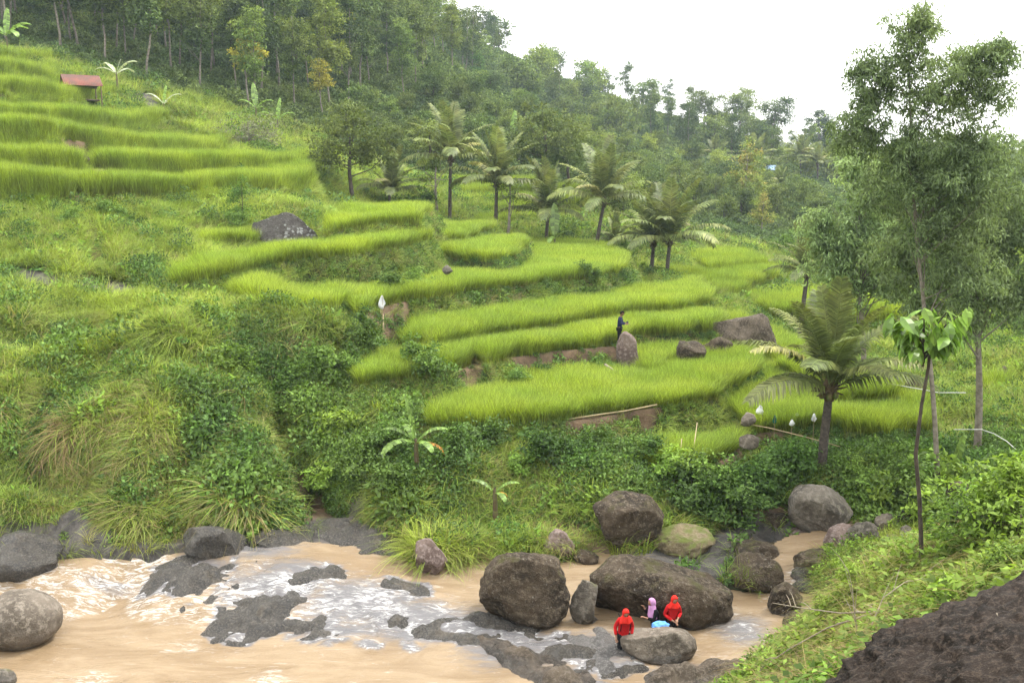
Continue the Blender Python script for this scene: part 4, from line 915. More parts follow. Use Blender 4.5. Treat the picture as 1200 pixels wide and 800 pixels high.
def shelf():
    A = np.array(SHELF); gx = np.arange(A[:, 0].min() - .6, A[:, 0].max() + .6, .06); gy = np.arange(A[:, 1].min() - .6, A[:, 1].max() + .6, .06); X, Y = np.meshgrid(gx, gy)
    H = water_z(X, Y) + shelf_rel(X, Y); d, _ = poly_sd(X, Y, SHELF); nx = len(gx); i = (np.arange(len(gy) - 1)[:, None] * nx + np.arange(nx - 1)[None]).ravel()
    F = np.stack([i, i + 1, i + 1 + nx, i + nx], -1); F = F[((d < .5) & (shelf_rel(X, Y) > -.22)).ravel()[F].all(1)]
    V = np.stack([X.ravel(), Y.ravel(), H.ravel()], -1); used = np.unique(F); mp = np.zeros(len(V), int); mp[used] = np.arange(len(used)); V = V[used]
    tag(obj('bedrock', np_mesh('bedrock', V, mp[F], R_WET, True)), 'dark wet bedrock just under and above the rapids', kind='structure')
shelf()
ledge('thin dark rib of rock at the top of the left cascade', [(205, 652), (240, 650), (285, 664), (312, 690), (278, 681), (248, 671), (222, 662)], .12, R_WET, 3)
ledge('dark knob of rock at the edge of the calm pool', [(366, 732), (392, 729), (404, 736), (385, 741)], .12, R_WET, 4)
ledge('broad grey rock shelf under the leafy bank', [(350, 645), (400, 636), (455, 640), (475, 655), (452, 670), (420, 675), (385, 660)], .16, R_WET, 5)
ledge('long brown rock ledge slanting from the cascade to the bottom edge', [(548, 744), (592, 750), (640, 764), (690, 782), (704, 800), (700, 815), (640, 815), (600, 785), (575, 762)], .34, R_LEDGE, 6)
ledge('pale grey bedrock awash in front of the people', [(660, 745), (700, 738), (745, 748), (770, 775), (740, 782), (700, 785), (672, 765)], .10, R_PALE, 7)
ledge('brown slab of rock at the bottom edge right of centre', [(752, 786), (800, 776), (870, 768), (930, 775), (940, 815), (740, 820)], .28, R_LEDGE, 8)
ledge('dark flat rock left of the huge round boulder', [(540, 728), (575, 720), (605, 735), (590, 745), (560, 742)], .18, R_WET, 9)
ledge('low wet rock in the middle of the white water', [(430, 690), (470, 697), (500, 706), (490, 713), (450, 705)], .06, R_WET, 10)
ledge('wet rock shelf in the middle of the rapids', [(470, 742), (520, 738), (560, 752), (520, 752)], .07, R_WET, 14)
ledge('dark rock rim under the two largest boulders', [(672, 714), (705, 725), (724, 732), (700, 738), (680, 728)], .14, R_WET, 15)

# foreground boulder, close to the camera
fo = obj('boulder', rock_mesh('boulder', (3.3, 2.4, 1.9), 77, R_FORE, 7, 1, .05, .036, .05, 2.2, crumb=.028), None, (5.7, 7.7, 7.62), (0, math.radians(-8), .15))
tag(fo, 'huge dark crumbly boulder filling the bottom right corner in the foreground', 'boulder')
build_water()

# ------------------------------------------------------------------ trees
BARK_PALE = flat_mat('pale_bark', (.24, .21, .17), (.13, .11, .085), .9, 5, .5)
BARK_DARK = flat_mat('dark_bark', (.085, .065, .05), (.045, .035, .028), .9, 5, .6)
BARK_PALM = flat_mat('palm_bark', (.11, .09, .075), (.055, .045, .038), .9, 9, .8)
M_CR1 = leaf_mat('wood_leaf', (.045, .075, .02), (.125, .19, .045), (.18, .22, .045), .3, .8, wscale=.09)
M_CR2 = leaf_mat('wood_leaf_light', (.09, .14, .035), (.20, .29, .06), (.27, .31, .055), .38, .7, wscale=.09)
M_CR3 = leaf_mat('yellow_leaf', (.30, .28, .04), (.52, .47, .08), (.30, .36, .07), .4, .5, wscale=.3)
M_CR4 = leaf_mat('orange_tips', (.14, .20, .04), (.40, .30, .08), (.16, .26, .04), .3, .8, wscale=.5)
M_CR5 = leaf_mat('grey_leaf', (.12, .12, .075), (.20, .20, .12), (.15, .19, .08), .2, .6)
M_AIRY = leaf_mat('acacia_leaf', (.10, .15, .06), (.29, .40, .17), (.33, .42, .17), .5, .6, wscale=.35)
M_PALM = leaf_mat('palm_leaf', (.07, .10, .03), (.19, .24, .07), (.30, .30, .09), .3, .5, gloss=.03, rough=.5, wscale=.5)
M_PALMY = leaf_mat('palm_leaf_yellow', (.16, .18, .04), (.38, .34, .07), (.24, .25, .08), .3, .5, gloss=.08)
M_PALMD = leaf_mat('palm_leaf_dry', (.20, .15, .08), (.30, .24, .14), (.22, .2, .1), .2, .5)
M_BAN = leaf_mat('banana_leaf', (.15, .25, .05), (.21, .33, .07), (.26, .36, .08), .4, .4, gloss=.03, rough=.4)
M_BANP = leaf_mat('pale_banana_leaf', (.32, .36, .20), (.42, .46, .28), (.36, .42, .22), .35, .4, gloss=.08)
M_BANO = leaf_mat('orange_leaf', (.42, .20, .05), (.55, .28, .05), (.3, .2, .08), .3, .4)
M_BIGL = leaf_mat('large_leaf', (.11, .20, .035), (.15, .27, .045), (.25, .40, .05), .4, .5, gloss=.03, rough=.4)

def crown(name, seed, blobs_, ncl, cr, nl, L, W, mat, droop=0.0, outw=.55, flat=.35, bend=.25):
    R = np.random.RandomState(seed); B = np.array(blobs_, float)
    vol = (B[:, 3] * B[:, 4] * B[:, 5]) ** (.75 if ncl < 500 else .52); k = R.choice(len(B), ncl, p=vol / vol.sum())
    d = _unit(R.randn(ncl, 3)); rad = R.rand(ncl) ** outw
    C = B[k, :3] + d * rad[:, None] * B[k, 3:6]
    cs = cr * (.6 + .8 * R.rand(ncl)); cnt = np.maximum(4, (nl * (.5 + R.rand(ncl)))).astype(int)
    ci = np.repeat(np.arange(ncl), cnt); n = len(ci)
    q = _unit(R.randn(n, 3)) * (R.rand(n, 1) ** .4); q[:, 2] = q[:, 2] * .55 + .25 * (1 - (q[:, 0] ** 2 + q[:, 1] ** 2))
    P = C[ci] + q * cs[ci][:, None]; P[:, 2] -= droop * np.hypot(q[:, 0], q[:, 1]) * cs[ci]
    nn = _unit(d[ci] * .4 + np.array([0, 0, flat + .35]) + R.randn(n, 3) * .55)
    dr = _unit(np.cross(nn, R.randn(n, 3)) + q * .7 - np.array([0, 0, droop * 1.3]))
    V, F = leaf_quads(P, dr, nn, L * (.6 + .8 * R.rand(n)), W * (.6 + .8 * R.rand(n)), bend)
    T = (np.repeat(R.rand(ncl)[ci] * .5 + .5 * R.rand(n), 4) + np.tile([-.1, 0, .15, 0], n))
    return np_mesh(name, V, F, mat, False, {'tip': np.clip(T, 0, 1)}), C
def trunk(name, seed, H, r0, mat, limbs=(), bend=.05, top=.35):
    g = Geo(); R = random.Random(seed); pts = []; x = y = 0
    bx_, by_ = R.uniform(-bend, bend) * H, R.uniform(-bend, bend) * H
    for i in range(9):
        t = i / 8; pts.append((bx_ * math.sin(t * 2.2) + R.uniform(-1, 1) * .012 * H * (i > 0), by_ * math.sin(t * 1.9) + R.uniform(-1, 1) * .012 * H * (i > 0), t * H - .3 * (i == 0)))
    rad = [r0 * (1.35 if i == 0 else 1 - (1 - top) * i / 8) for i in range(9)]
    tube(g, pts, rad, 6)
    for e in limbs:
        s = R.uniform(.35, .9); k = min(7, int(s * 8)); a = Vector(pts[k]).lerp(Vector(pts[k + 1]), s * 8 - k); e = Vector(e)
        if e.z < a.z - .5: a = Vector(pts[max(2, int(8 * max(.2, (e.z - 1) / H))) if e.z > 2 else 2])
        m = a.lerp(e, .5) + Vector((0, 0, -.08 * (e - a).length)) + Vector((R.uniform(-.1, .1), R.uniform(-.1, .1), 0)) * (e - a).length
        rr_ = r0 * .38 * (1 - .5 * s); tube(g, [a, a.lerp(m, .5), m, e], [rr_, rr_ * .8, rr_ * .55, rr_ * .2], 5)
    return g.mesh(name, mat, True)
def template(kind, seed, H, blobs_, ncl, cr, nl, L, W, mat, r0=.14, bark=None, tH=None, nlimb=9, **kw):
    cm, C = crown('crown', seed, blobs_, ncl, cr, nl, L, W, mat, **kw)
    R = random.Random(seed); lim = [tuple(C[R.randrange(len(C))]) for _ in range(nlimb)]
    return dict(kind=kind, crown=cm, trunk=trunk('trunk', seed, tH or H * .85, r0, bark or BARK_PALE, lim))
def plant_tree(T, p, s, rz, label, group=None, cat='tree', name='tree', sz=None):
    o = empty(name, p, rz, label, cat, group); o.scale = (s, s, sz or s)
    for nm in ('trunk', 'crown'): obj(nm, T[nm], o)
    return o
tall = [template('tall', 200 + i, 15, [(R_[0], R_[1], 9.8, 2.5, 2.5, 3.8), (R_[1], -R_[0], 13.2, 1.7, 1.7, 2.0), (-R_[0], .4, 6.6, 1.8, 1.8, 2.2)], 100, .85, 36, .34, .21, m, r0=.13, tH=14, nlimb=10)
        for i, (R_, m) in enumerate([((.5, .2), M_CR1), ((-.5, .5), M_CR1), ((.3, -.6), M_CR2), ((-.2, -.3), M_CR1), ((.6, .1), M_CR2), ((0, .4), M_CR1)])]
round_ = [template('round', 220 + i, 6, [(0, 0, 3.5, 2.5, 2.5, 2.2), (1.1 * a, .8, 4.3, 1.5, 1.5, 1.3), (-1.0, .6 * a, 2.7, 1.7, 1.7, 1.4)], 75, .62, 34, .28, .18, m, r0=.16, tH=4.2, bark=BARK_DARK, outw=.4)
          for i, (a, m) in enumerate([(1, M_CR1), (-1, M_CR1), (.4, M_CR2), (-.6, M_CR1), (.8, M_CR2)])]
feather = [template('feather', 240 + i, 13, [(0, 0, 10.8, 3.9, 3.9, 1.6), (1.5, 1, 9.0, 3.2, 3.2, 1.4), (-2, .5, 7.6, 2.8, 2.8, 1.3), (1, -1.5, 12.2, 2.0, 2.0, .8)], 170, .8, 34, .34, .18, M_FAR, r0=.2, tH=11, nlimb=16, flat=.8) for i in range(2)]
yellow = template('yellow', 250, 8, [(0, 0, 5.6, 1.8, 1.8, 2.0), (.6, .3, 7.2, 1.1, 1.1, .9)], 45, .6, 34, .30, .2, M_CR3, r0=.12, tH=6.5)
orange = template('orange', 251, 8, [(0, 0, 3.8, 2.6, 2.6, 2.2), (.4, 0, 6.2, 1.8, 1.8, 1.6), (0, 0, 7.6, 1.0, 1.0, .9)], 80, .6, 34, .28, .18, M_CR4, r0=.15, tH=6.5)
greyb = template('grey', 252, 4, [(0, 0, 2.2, 3.4, 2.5, 1.5), (-1.8, 0, 1.6, 1.8, 1.6, 1.1), (1.8, 0, 1.6, 1.8, 1.6, 1.1)], 100, .5, 16, .2, .09, M_CR5, r0=.1, tH=2.6, bark=BARK_PALE, nlimb=40)

def spaced(cands, dmin, taken):
    out = []
    for x, y in cands:
        if all((x - a) ** 2 + (y - b) ** 2 > (dmin * max(1, y / 140)) ** 2 for a, b in taken): taken.append((x, y)); out.append((x, y))
    return out
rt = random.Random(9); taken = []
FOREST = [hit(u, v)[:2] for u, v in [(-60, 44), (30, 56), (62, 66), (130, 82), (190, 100), (240, 118), (300, 140), (345, 146)]] + [pd(400, 0, 134)[:2], pd(470, 0, 150)[:2], pd(520, 0, 170)[:2], pd(545, 0, 200)[:2], pd(560, 0, 245)[:2], pd(300, 0, 250)[:2], pd(-80, 0, 215)[:2]]
cx, cy = sample_plan(2600, -31, -1.5, 96, 250, 1.3)
md_ = poly_sd(cx, cy, FOREST)[0]
cf = [(a, b) for a, b, d in zip(cx, cy, md_) if d < 0]
fz = spaced(cf, 4.3, taken)[:290]; md2 = {(a, b): d for a, b, d in zip(cx, cy, md_)}
for x, y in fz:
    z = gz(x, y); u, v = proj(x, y, z + 10)
    T = rt.choice(tall)
    lab = {M_CR1.name: ('tall slender tree with pale trunk and dark crown in the wood at upper left', 'dark crowned trees of the hillside wood'), M_CR2.name: ('tall slender tree with pale trunk and light crown in the wood at upper left', 'light crowned trees of the hillside wood')}[T['crown'].materials[0].name]
    ub, vb = proj(x, y, z)
    wh = 'above the crest banana' if ub < 75 else 'above the red roofed hut' if ub < 160 else 'above the bare sloping rock' if ub < 240 else 'around the yellow tree' if ub < 330 else 'above the grey shrub' if ub < 400 else 'at the skyline end'
    dp = 'front edge' if md2[(x, y)] > -7 else 'middle' if md2[(x, y)] > -25 else 'back'
    tone = 'dark' if T['crown'].materials[0] is M_CR1 else 'light'
    plant_tree(T, (x, y, z), rt.uniform(.8, 1.15), rt.uniform(0, 6.28), f'{tone} crowned slender tree at the {dp} of the wood {wh}', lab[1], name='forest_tree')
# middle hill
MID = [hit(u, v)[:2] for u, v in [(400, 165), (440, 195), (520, 198), (600, 200), (660, 210), (700, 240), (760, 262), (860, 262), (905, 262), (960, 262)]] + [pd(940, 0, 215)[:2], pd(840, 0, 225)[:2], pd(720, 0, 225)[:2], pd(560, 0, 225)[:2], pd(530, 0, 180)[:2], pd(470, 0, 150)[:2], pd(400, 0, 134)[:2]]
cx, cy = sample_plan(3000, -12, 18, 95, 235, 1.2); md_ = poly_sd(cx, cy, MID)[0]
fz = spaced([(a, b) for a, b, d in zip(cx, cy, md_) if d < 0], 4.6, taken)[:250]
def hill_place(x, y, z):
    ub, vb = proj(x, y, z)
    wh = [w for lim, w in ((475, 'above the broad dark tree'), (560, 'behind the tallest coconut palm'), (640, 'behind the golden palm'), (730, 'behind the leaning palm'), (810, 'behind the close pair of palms'), (880, 'left of the orange tipped tree'), (940, 'right of the orange tipped tree'), (9999, 'behind the airy tree')) if ub < lim][0]
    return ('near the top of' if y > 190 else 'halfway up' if y > 145 else 'at the foot of') + ' the hill ' + wh
for x, y in fz:
    z = gz(x, y); T = rt.choice(round_); dk = T['crown'].materials[0] is M_CR1
    if x < 12 and y < 150 and dk is False and rt.random() < .5: T = round_[0]; dk = True
    plant_tree(T, (x, y, z - .3), rt.uniform(.6, 1.05) * (1 if y < 185 else .95), rt.uniform(0, 6.28),
               ('rounded dark tree ' if dk else 'rounded light green tree ') + hill_place(x, y, z), 'dark rounded trees of the middle hill' if dk else 'light rounded trees of the middle hill', name='hill_tree')
# far ridge
cx, cy = sample_plan(2500, -2, 33, 226, 318, 1)
fz = spaced([(a, b) for a, b in zip(cx, cy) if b > 226], 5.2, taken)[:230]
for x, y in fz:
    z = gz(x, y); u, v = proj(x, y, z)
    T = rt.choice(round_ + round_ + tall[:4]); s = rt.uniform(1.5, 2.3) if T in round_ else rt.uniform(.75, 1.05)
    plant_tree(T, (x, y, z - .3), s, rt.uniform(0, 6.28), 'hazy tree on the distant ridge ' + ('at its left end' if u < 640 else 'above the golden palm' if u < 700 else 'above the leaning palm' if u < 780 else 'above the close pair of palms' if u < 860 else 'under the feathery trees' if u < 940 else 'behind the tall airy tree'), 'hazy trees of the distant ridge', name='ridge_tree')
def at(u, v, D=None):
    if D is None: return Vector(hit(u, v))
    x, y, _ = pd(u, v, D); return Vector((x, y, gz(x, y)))
for u, D, s, lab in [(862, 262, 1.45, 'spreading feathery tree on the ridge, its flat layers reaching left of the gap of sky'), (905, 255, 1.5, 'layered feathery tree with long open branches against the sky at the ridge'), (960, 262, 1.35, 'dark layered tree on the ridge just left of the big airy tree'), (826, 268, 1.25, 'feathery tree on the ridge right of its middle')]:
    p = at(u, 200, D); plant_tree(feather[int(u) % 2], p, s, u, lab, name='feathery_tree')
plant_tree(yellow, at(292, 118, 117), 1.1, 1, 'yellow leaved tree glowing in front of the dark wood', name='yellow_tree')
plant_tree(yellow, at(378, 130, 124), .9, 2, 'thin yellowish tree at the right end of the dark wood', name='yellow_tree')
plant_tree(yellow, at(410, 90, 152), 1.5, 3, 'large yellowish tree high in the wood near the skyline', name='yellow_tree')
plant_tree(orange, at(872, 262, 150), 1.15, 1, 'tree with orange young leaves on top among green bushes in the valley', name='flowering_tree')
plant_tree(orange, at(892, 282, 128), .7, 2, 'small orange topped tree above the thatched hut', name='flowering_tree')
plant_tree(greyb, at(292, 190, 96), 1.15, 0, 'wide grey twiggy shrub behind the upper paddies', 'shrub', name='grey_shrub')
broad = template('broad', 260, 8, [(0, 0, 5.4, 3.3, 3.0, 2.4), (-1.9, 0, 3.9, 1.9, 1.9, 1.4), (1.9, 0, 4.2, 1.8, 1.8, 1.5)], 110, .6, 44, .24, .14, M_CR1, r0=.2, bark=BARK_DARK, tH=5.4, outw=.45)
plant_tree(broad, at(414, 224, 87), 1.15, .4, 'broad dark leafy tree with a straight black trunk left of the coconut palms', name='broad_tree')
plant_tree(broad, at(640, 222, 108), 1.3, 2.4, 'wide dark green tree standing behind the low dark palm', name='broad_tree')
plant_tree(broad, at(668, 226, 112), 1.1, 1.4, 'dark dense tree right behind the tall right palm', name='broad_tree')
dead = dict(crown=crown('crown', 270, [(0, 0, 5.6, 1.5, 1.5, 1.0), (-1, 0, 4.6, 1, 1, .7)], 22, .4, 22, .22, .12, M_CR2)[0], trunk=trunk('trunk', 271, 5.6, .2, BARK_PALE, [(-1.8, .3, 6), (1.2, 0, 6.4), (-.9, -.4, 5.2), (1.6, .5, 4.8), (.3, .6, 6.5), (-1.5, 0, 4.2)], .2))
plant_tree(dead, at(512, 252, 90), 1.0, 0, 'crooked pale forked tree among the coconut palms', name='forked_tree')
plant_tree(dead, at(594, 268, 86), .9, 2, 'slanting thin tree between the palms', name='forked_tree')

# bushes that can be told apart on the slopes
def bush_t(seed, blobs_, ncl, cr, nl, L, W, mat, H=1.2, nlimb=14, **kw): return template('bush', seed, H, blobs_, ncl, cr, nl, L, W, mat, r0=.04, bark=BARK_DARK, tH=H, nlimb=nlimb, **kw)
bsA = bush_t(300, [(0, 0, 1.0, 1.15, 1.1, .95), (.7, 0, 1.5, .7, .7, .6), (-.6, 0, .7, .8, .8, .6)], 70, .32, 34, .17, .085, M_SHRUB)
bsB = bush_t(301, [(0, 0, .9, 1.2, 1.1, .8), (-.5, 0, 1.5, .7, .7, .55)], 60, .3, 34, .14, .07, M_HERB)
bsC = bush_t(302, [(0, 0, .8, 1.0, 1.0, .7)], 46, .3, 26, .20, .11, M_YLEAF, outw=.6)
bsD = bush_t(303, [(0, 0, 1.4, .95, .9, 1.2), (0, 0, 2.8, .5, .5, .7)], 80, .28, 40, .12, .06, M_SHRUB, H=3)
BUSH = [
 (282, 272, 60.5, bsD, 1.05, 'dark conical shrub standing left of the lichen blotched rock'),
 (30, 208, 60, bsB, .5, 'small dark shrub at the left end of the upper paddies'),
 (130, 246, 57, bsA, .8, 'dark clipped looking bush on the lip of the eroded path'), (160, 250, 56.5, bsA, .6, 'small dark bush beside the one on the eroded path'),
 (80, 262, 54, bsB, .7, 'olive bush left of the eroded path'),
 (255, 392, 41.5, bsB, .9, 'leafy bush on the top rim of the dark gully, left one'), (350, 400, 41, bsB, 1.0, 'bush with small pale leaves right of the gully head'), (270, 440, 38.6, bsC, .9, 'bright leaved bush hanging over the middle of the gully'),
  (385, 440, 40, bsA, 1.0, 'rounded dark bush on the right side of the gully'),  (395, 505, 37, bsC, .9, 'pale green bush below the grassy bulge'),
 (380, 560, 35, bsC, .8, 'yellow green bush low on the bank left of the tall banana'), (420, 560, 34.6, bsB, 1.0, 'leafy bush on the bank under the tall banana, left side'), (455, 590, 33.6, bsA, .9, 'dark bush reaching down to the river shelf'), (450, 530, 36, bsB, .9, 'bush on the slope just left of the tall banana'),
 (540, 560, 34.6, bsB, 1.0, 'bush on the bank between the two bananas'), (610, 560, 35, bsC, .7, 'bright bush right above the small banana'), (640, 545, 35.5, bsA, 1.0, 'dark leafy bush under the long lower paddy'), (560, 520, 36.5, bsA, .9, 'dark bush right of the tall banana'),
 (690, 520, 36, bsB, .9, 'bush hanging from the wall of the long lower paddy'), (760, 515, 36.3, bsA, .8, 'dark bush below the bamboo pole'), (790, 560, 34.8, bsC, .8, 'bright green bush at the bend of the earth path'),
 (820, 600, 33.6, bsA, 1.1, 'big dark bush above the river right of the overgrown outcrop'), (850, 580, 34.2, bsB, 1.1, 'leafy bush under the earth path'), (880, 570, 34.6, bsA, 1.0, 'grey green bush between path and palm'), (870, 610, 33.2, bsB, 1.0, 'bush hanging over the rubble slope'),
 (915, 560, 35.2, bsA, 1.0, 'dark glossy bush left of the young coconut trunk'), (1000, 570, 35, bsB, .9, 'bush right of the young coconut trunk'), (1030, 590, 34.2, bsA, .9, 'dark bush above the small upper fall'), (1010, 540, 36.5, bsC, .7, 'yellow green bush on the bank under the right field'),
 (1065, 550, 33, bsC, 1.2, 'bright leafy bush behind the slim sapling trunk, lower one'), (1100, 540, 33, bsC, 1.3, 'bright leafy bush around the foot of the leaning pale trunk'), (1110, 585, 31, bsC, 1.1, 'light bush between sapling and stream rocks'), (1085, 590, 32, bsB, 1.1, 'green bush right of the upper stream'),
 (430, 405, 43, bsA, .9, 'dark bush at the left foot of the second highest middle terrace'), (455, 330, 50.5, bsA, .9, 'bush on the wall under the highest middle terrace, left one'), (490, 325, 52, bsB, .9, 'bush on the wall under the highest middle terrace, right one'), (650, 345, 56, bsB, .6, 'bush on the wall below the big curved paddy'), (690, 338, 60, bsA, .7, 'dark bush on the wall under the end of the big curved paddy'),
 (700, 425, 46.5, bsA, .7, 'dark bush on the terrace wall left of the man'), (640, 430, 45.5, bsA, .7, 'bush on the terrace wall below the second long paddy'), (600, 445, 43.5, bsB, .8, 'grey green bush in the terrace wall left of centre'), (500, 470, 41, bsA, .9, 'dark leafy bush under the left end of the middle paddies'),
 (800, 300, 96, bsB, 1.5, 'pale bush behind the two right palms'), (920, 300, 104, bsA, 1.5, 'dark bush right of the thatched hut'), (735, 300, 86, bsA, 1.2, 'bush behind the end of the big curved paddy'), (490, 245, 90, bsA, 1.7, 'dark bush between broad tree and palms'),
 (560, 60, 230, bsD, 2.5, 'small tree standing alone on the skyline slope')]
for u, v, D, T, s, lab in BUSH:
    p = at(u, v, D); plant_tree(T, p - Vector((0, 0, .15)), s, u * .37, lab, None, 'bush', 'bush')

# ------------------------------------------------------------------ palms
def frond_mesh(seed, L, el, curl, pairs, mat, ll=.75, lw=.05, hang=.6, twist=0.0):
    g = Geo(); R = np.random.RandomState(seed); n = 14; pts = []; a = el; p = np.zeros(3)
    for i in range(n + 1):
        pts.append(p.copy()); st = L / n; p = p + np.array([math.cos(a), 0, math.sin(a)]) * st; a -= curl / n * (0.5 + i / n)
    pts = np.array(pts); tube(g, pts, [.035 * (1 - .85 * i / n) + .004 for i in range(n + 1)], 4, cap=False, t=(.6, .9))
    t = np.linspace(.14, .995, pairs); q = t * n; k = np.minimum(q.astype(int), n - 1); P = pts[k] + (pts[k + 1] - pts[k]) * (q - k)[:, None]; Dn = _unit(pts[k + 1] - pts[k])
    up = np.stack([-Dn[:, 2], 0 * t, Dn[:, 0]], -1)
    for s in (-1, 1):
        l = ll * np.sin(np.pi * np.clip(t * .8 + .16, 0, 1)) ** .6 * (.85 + .3 * R.rand(pairs))
        d = Dn * .55 + np.array([0, s, 0]) * 1.0 + up * .22 + R.randn(pairs, 3) * .07; d = _unit(d)
        nm = _unit(up + np.array([0, -s * .3, 0]))
        sd = _unit(np.cross(d, nm)); w = lw * (.8 + .4 * R.rand(pairs))[:, None] * .5
        m = P + d * l[:, None] * .5 - np.array([0, 0, 1]) * (l * hang * .12)[:, None]
        e = P + d * l[:, None] * .85 - np.array([0, 0, 1]) * (l * hang * (.45 + .2 * R.rand(pairs)))[:, None]
        V = np.stack([P - sd * w * .4, P + sd * w * .4, m + sd * w, m - sd * w, e + sd * w * .12, e - sd * w * .12], 1).reshape(-1, 3)
        b = np.arange(pairs)[:, None] * 6
        F = np.concatenate([b + np.array([[0, 1, 2, 3]]), b + np.array([[3, 2, 4, 5]])])
        g.add(V, F, np.tile([.3, .3, .6, .6, 1, 1], pairs))
    return g.mesh('frond', mat)
def frond_set(base, L, pairs, ll, lw):
    sp = [(1.50, .25, .2), (1.32, .6, .35), (1.08, 1.05, .6), (.82, 1.3, .8), (.5, 1.4, 1.0), (.15, 1.3, 1.2)]
    S_ = [frond_mesh(base + i, L * (.95 if i < 5 else .85), e, c, pairs, M_PALM if i not in (4,) else M_PALM, ll, lw, h) for i, (e, c, h) in enumerate(sp)]
    S_.append(frond_mesh(base + 7, L * .85, .95, 1.5, pairs, M_PALMY, ll, lw, .7)); S_.append(frond_mesh(base + 8, L * .8, -.5, .7, pairs, M_PALMD, ll * .8, lw, 1.2))
    return S_
FN = frond_set(400, 3.7, 84, .80, .055); FF = frond_set(420, 5.6, 50, 1.15, .13)
M_NUT = flat_mat('coconut_husk', (.16, .13, .05), (.09, .12, .03), .6, 3, .2)
nut_me = rock_mesh('coconut', (.11, .11, .13), 5, M_NUT, 2, 0, .02, .0)
M_SHEATH = flat_mat('frond_sheath', (.14, .10, .06), (.07, .05, .03), .95, 8, .8)
def palm(base, top, nf, frs, label, r0=.15, s=1.0, nuts=4, seed=0, group=None, dry=1, spread=1.0):
    R = random.Random(seed); b = Vector(base); t = Vector(top) - b; o = empty('coconut_palm', b, 0, label, 'palm', group)
    g = Geo(); pts = []; N = 16
    for i in range(N + 1):
        k = i / N; pts.append(Vector((t.x * k ** 1.4, t.y * k ** 1.4, t.z * k - .3 * (i == 0))))
    tube(g, pts, [r0 * (1.5 - .5 * min(1, i / 3)) * (1 - .25 * i / N) * (1 + .07 * (i % 2)) for i in range(N + 1)], 8); obj('trunk', g.mesh('trunk', BARK_PALM, True), o)
    g = Geo(); tube(g, [t + Vector((0, 0, -.35 * s)), t, t + Vector((0, 0, .3 * s)), t + Vector((0, 0, .7 * s))], [r0 * .9, r0 * 1.5, r0 * 1.2, r0 * .4], 8)
    for i in range(10):
        a = R.uniform(0, 6.28); e = R.uniform(-.4, .9); d = Vector((math.cos(a) * math.cos(e), math.sin(a) * math.cos(e), math.sin(e))) * s
        tube(g, [t, t + d * .35, t + d * .6], [.05 * s, .04 * s, .02 * s], 5)
    obj('leaf_sheath', g.mesh('leaf_sheath', M_SHEATH), o)
    for i in range(nf):
        k = i / (nf - 1); v = [0, 1, 2, 3, 4, 5][min(5, int(k ** .7 * 6 * spread))]
        if i == nf // 2: v = 6
        f = obj('frond', frs[v], o, tuple(t + Vector((0, 0, .25 * s * (1 - k)))), (R.uniform(-.15, .15), R.uniform(-.12, .12), i * 2.399 + seed), (s * R.uniform(.85, 1.08),) * 3)
    for i in range(dry): obj('frond', frs[7], o, tuple(t), (0, 0, seed * 2.1 + i * 2.5), (s,) * 3)
    for i in range(nuts):
        a = i * 2.4 + seed; obj('coconut', nut_me, o, (t.x + math.cos(a) * .24 * s, t.y + math.sin(a) * .24 * s, t.z - .12 * s - .05 * (i % 2)), (0, 0, a), (max(1, s),) * 3)
    return o
PB = at(962, 556, 35.4); palm(PB, pd(972, 458, 35.2), 22, FN, 'young coconut palm with a short curved trunk and feathery fronds on the near right bank', .19, 1.08, 5, 2, dry=0, spread=.74)
for i, (ub, vb, D, ut, vt, s, lab, sd) in enumerate([
 (527, 256, 91, 528, 188, 1.0, 'tallest coconut palm, leftmost of the straight trunked ones behind the terraces', 1),
 (581, 272, 87, 582, 217, .95, 'coconut palm with golden fronds, second of the straight trunked ones', 2),
 (699, 292, 84, 708, 238, .95, 'coconut palm with a leaning trunk at the tip of the big curved paddy', 3),
 (763, 323, 79, 766, 286, .85, 'shorter coconut palm with a dark trunk, left of a close pair', 4),
 (781, 329, 77, 785, 284, .95, 'pale crowned coconut palm, right of a close pair', 5),
 (640, 279, 88, 642, 252, .95, 'low dark coconut palm with hardly any trunk behind the big paddy', 6),
 (456, 238, 90, 457, 226, .75, 'low dark palm at the left of the palm row', 7),
 (938, 372, 62, 946, 322, .62, 'coconut palm half hidden behind the young coconut palm crown', 8),
 (720, 300, 90, 722, 285, .55, 'small palm under the leaning one', 9),
 (885, 218, 205, 885, 188, 1.0, 'distant palm in the haze above the orange leaved tree', 10),
 (938, 222, 215, 938, 185, 1.05, 'distant palm in the haze left of the sky gap', 11),
 (958, 222, 210, 958, 193, .9, 'distant palm in the haze beside the field', 12),
 (914, 228, 170, 915, 217, .6, 'small distant palm at the edge of the far field', 13),
 (838, 212, 225, 838, 186, 1.0, 'distant palm among the far trees', 14)]):
    p = at(ub, vb, D); tp = pd(ut, vt, D); tp = (tp[0], tp[1], max(tp[2], p.z + 1.0))
    palm(p, tp, 20, FF, lab, .15 * (1.6 if D > 150 else 1.15), s, 3, sd * 1.7, spread=.8, dry=0)

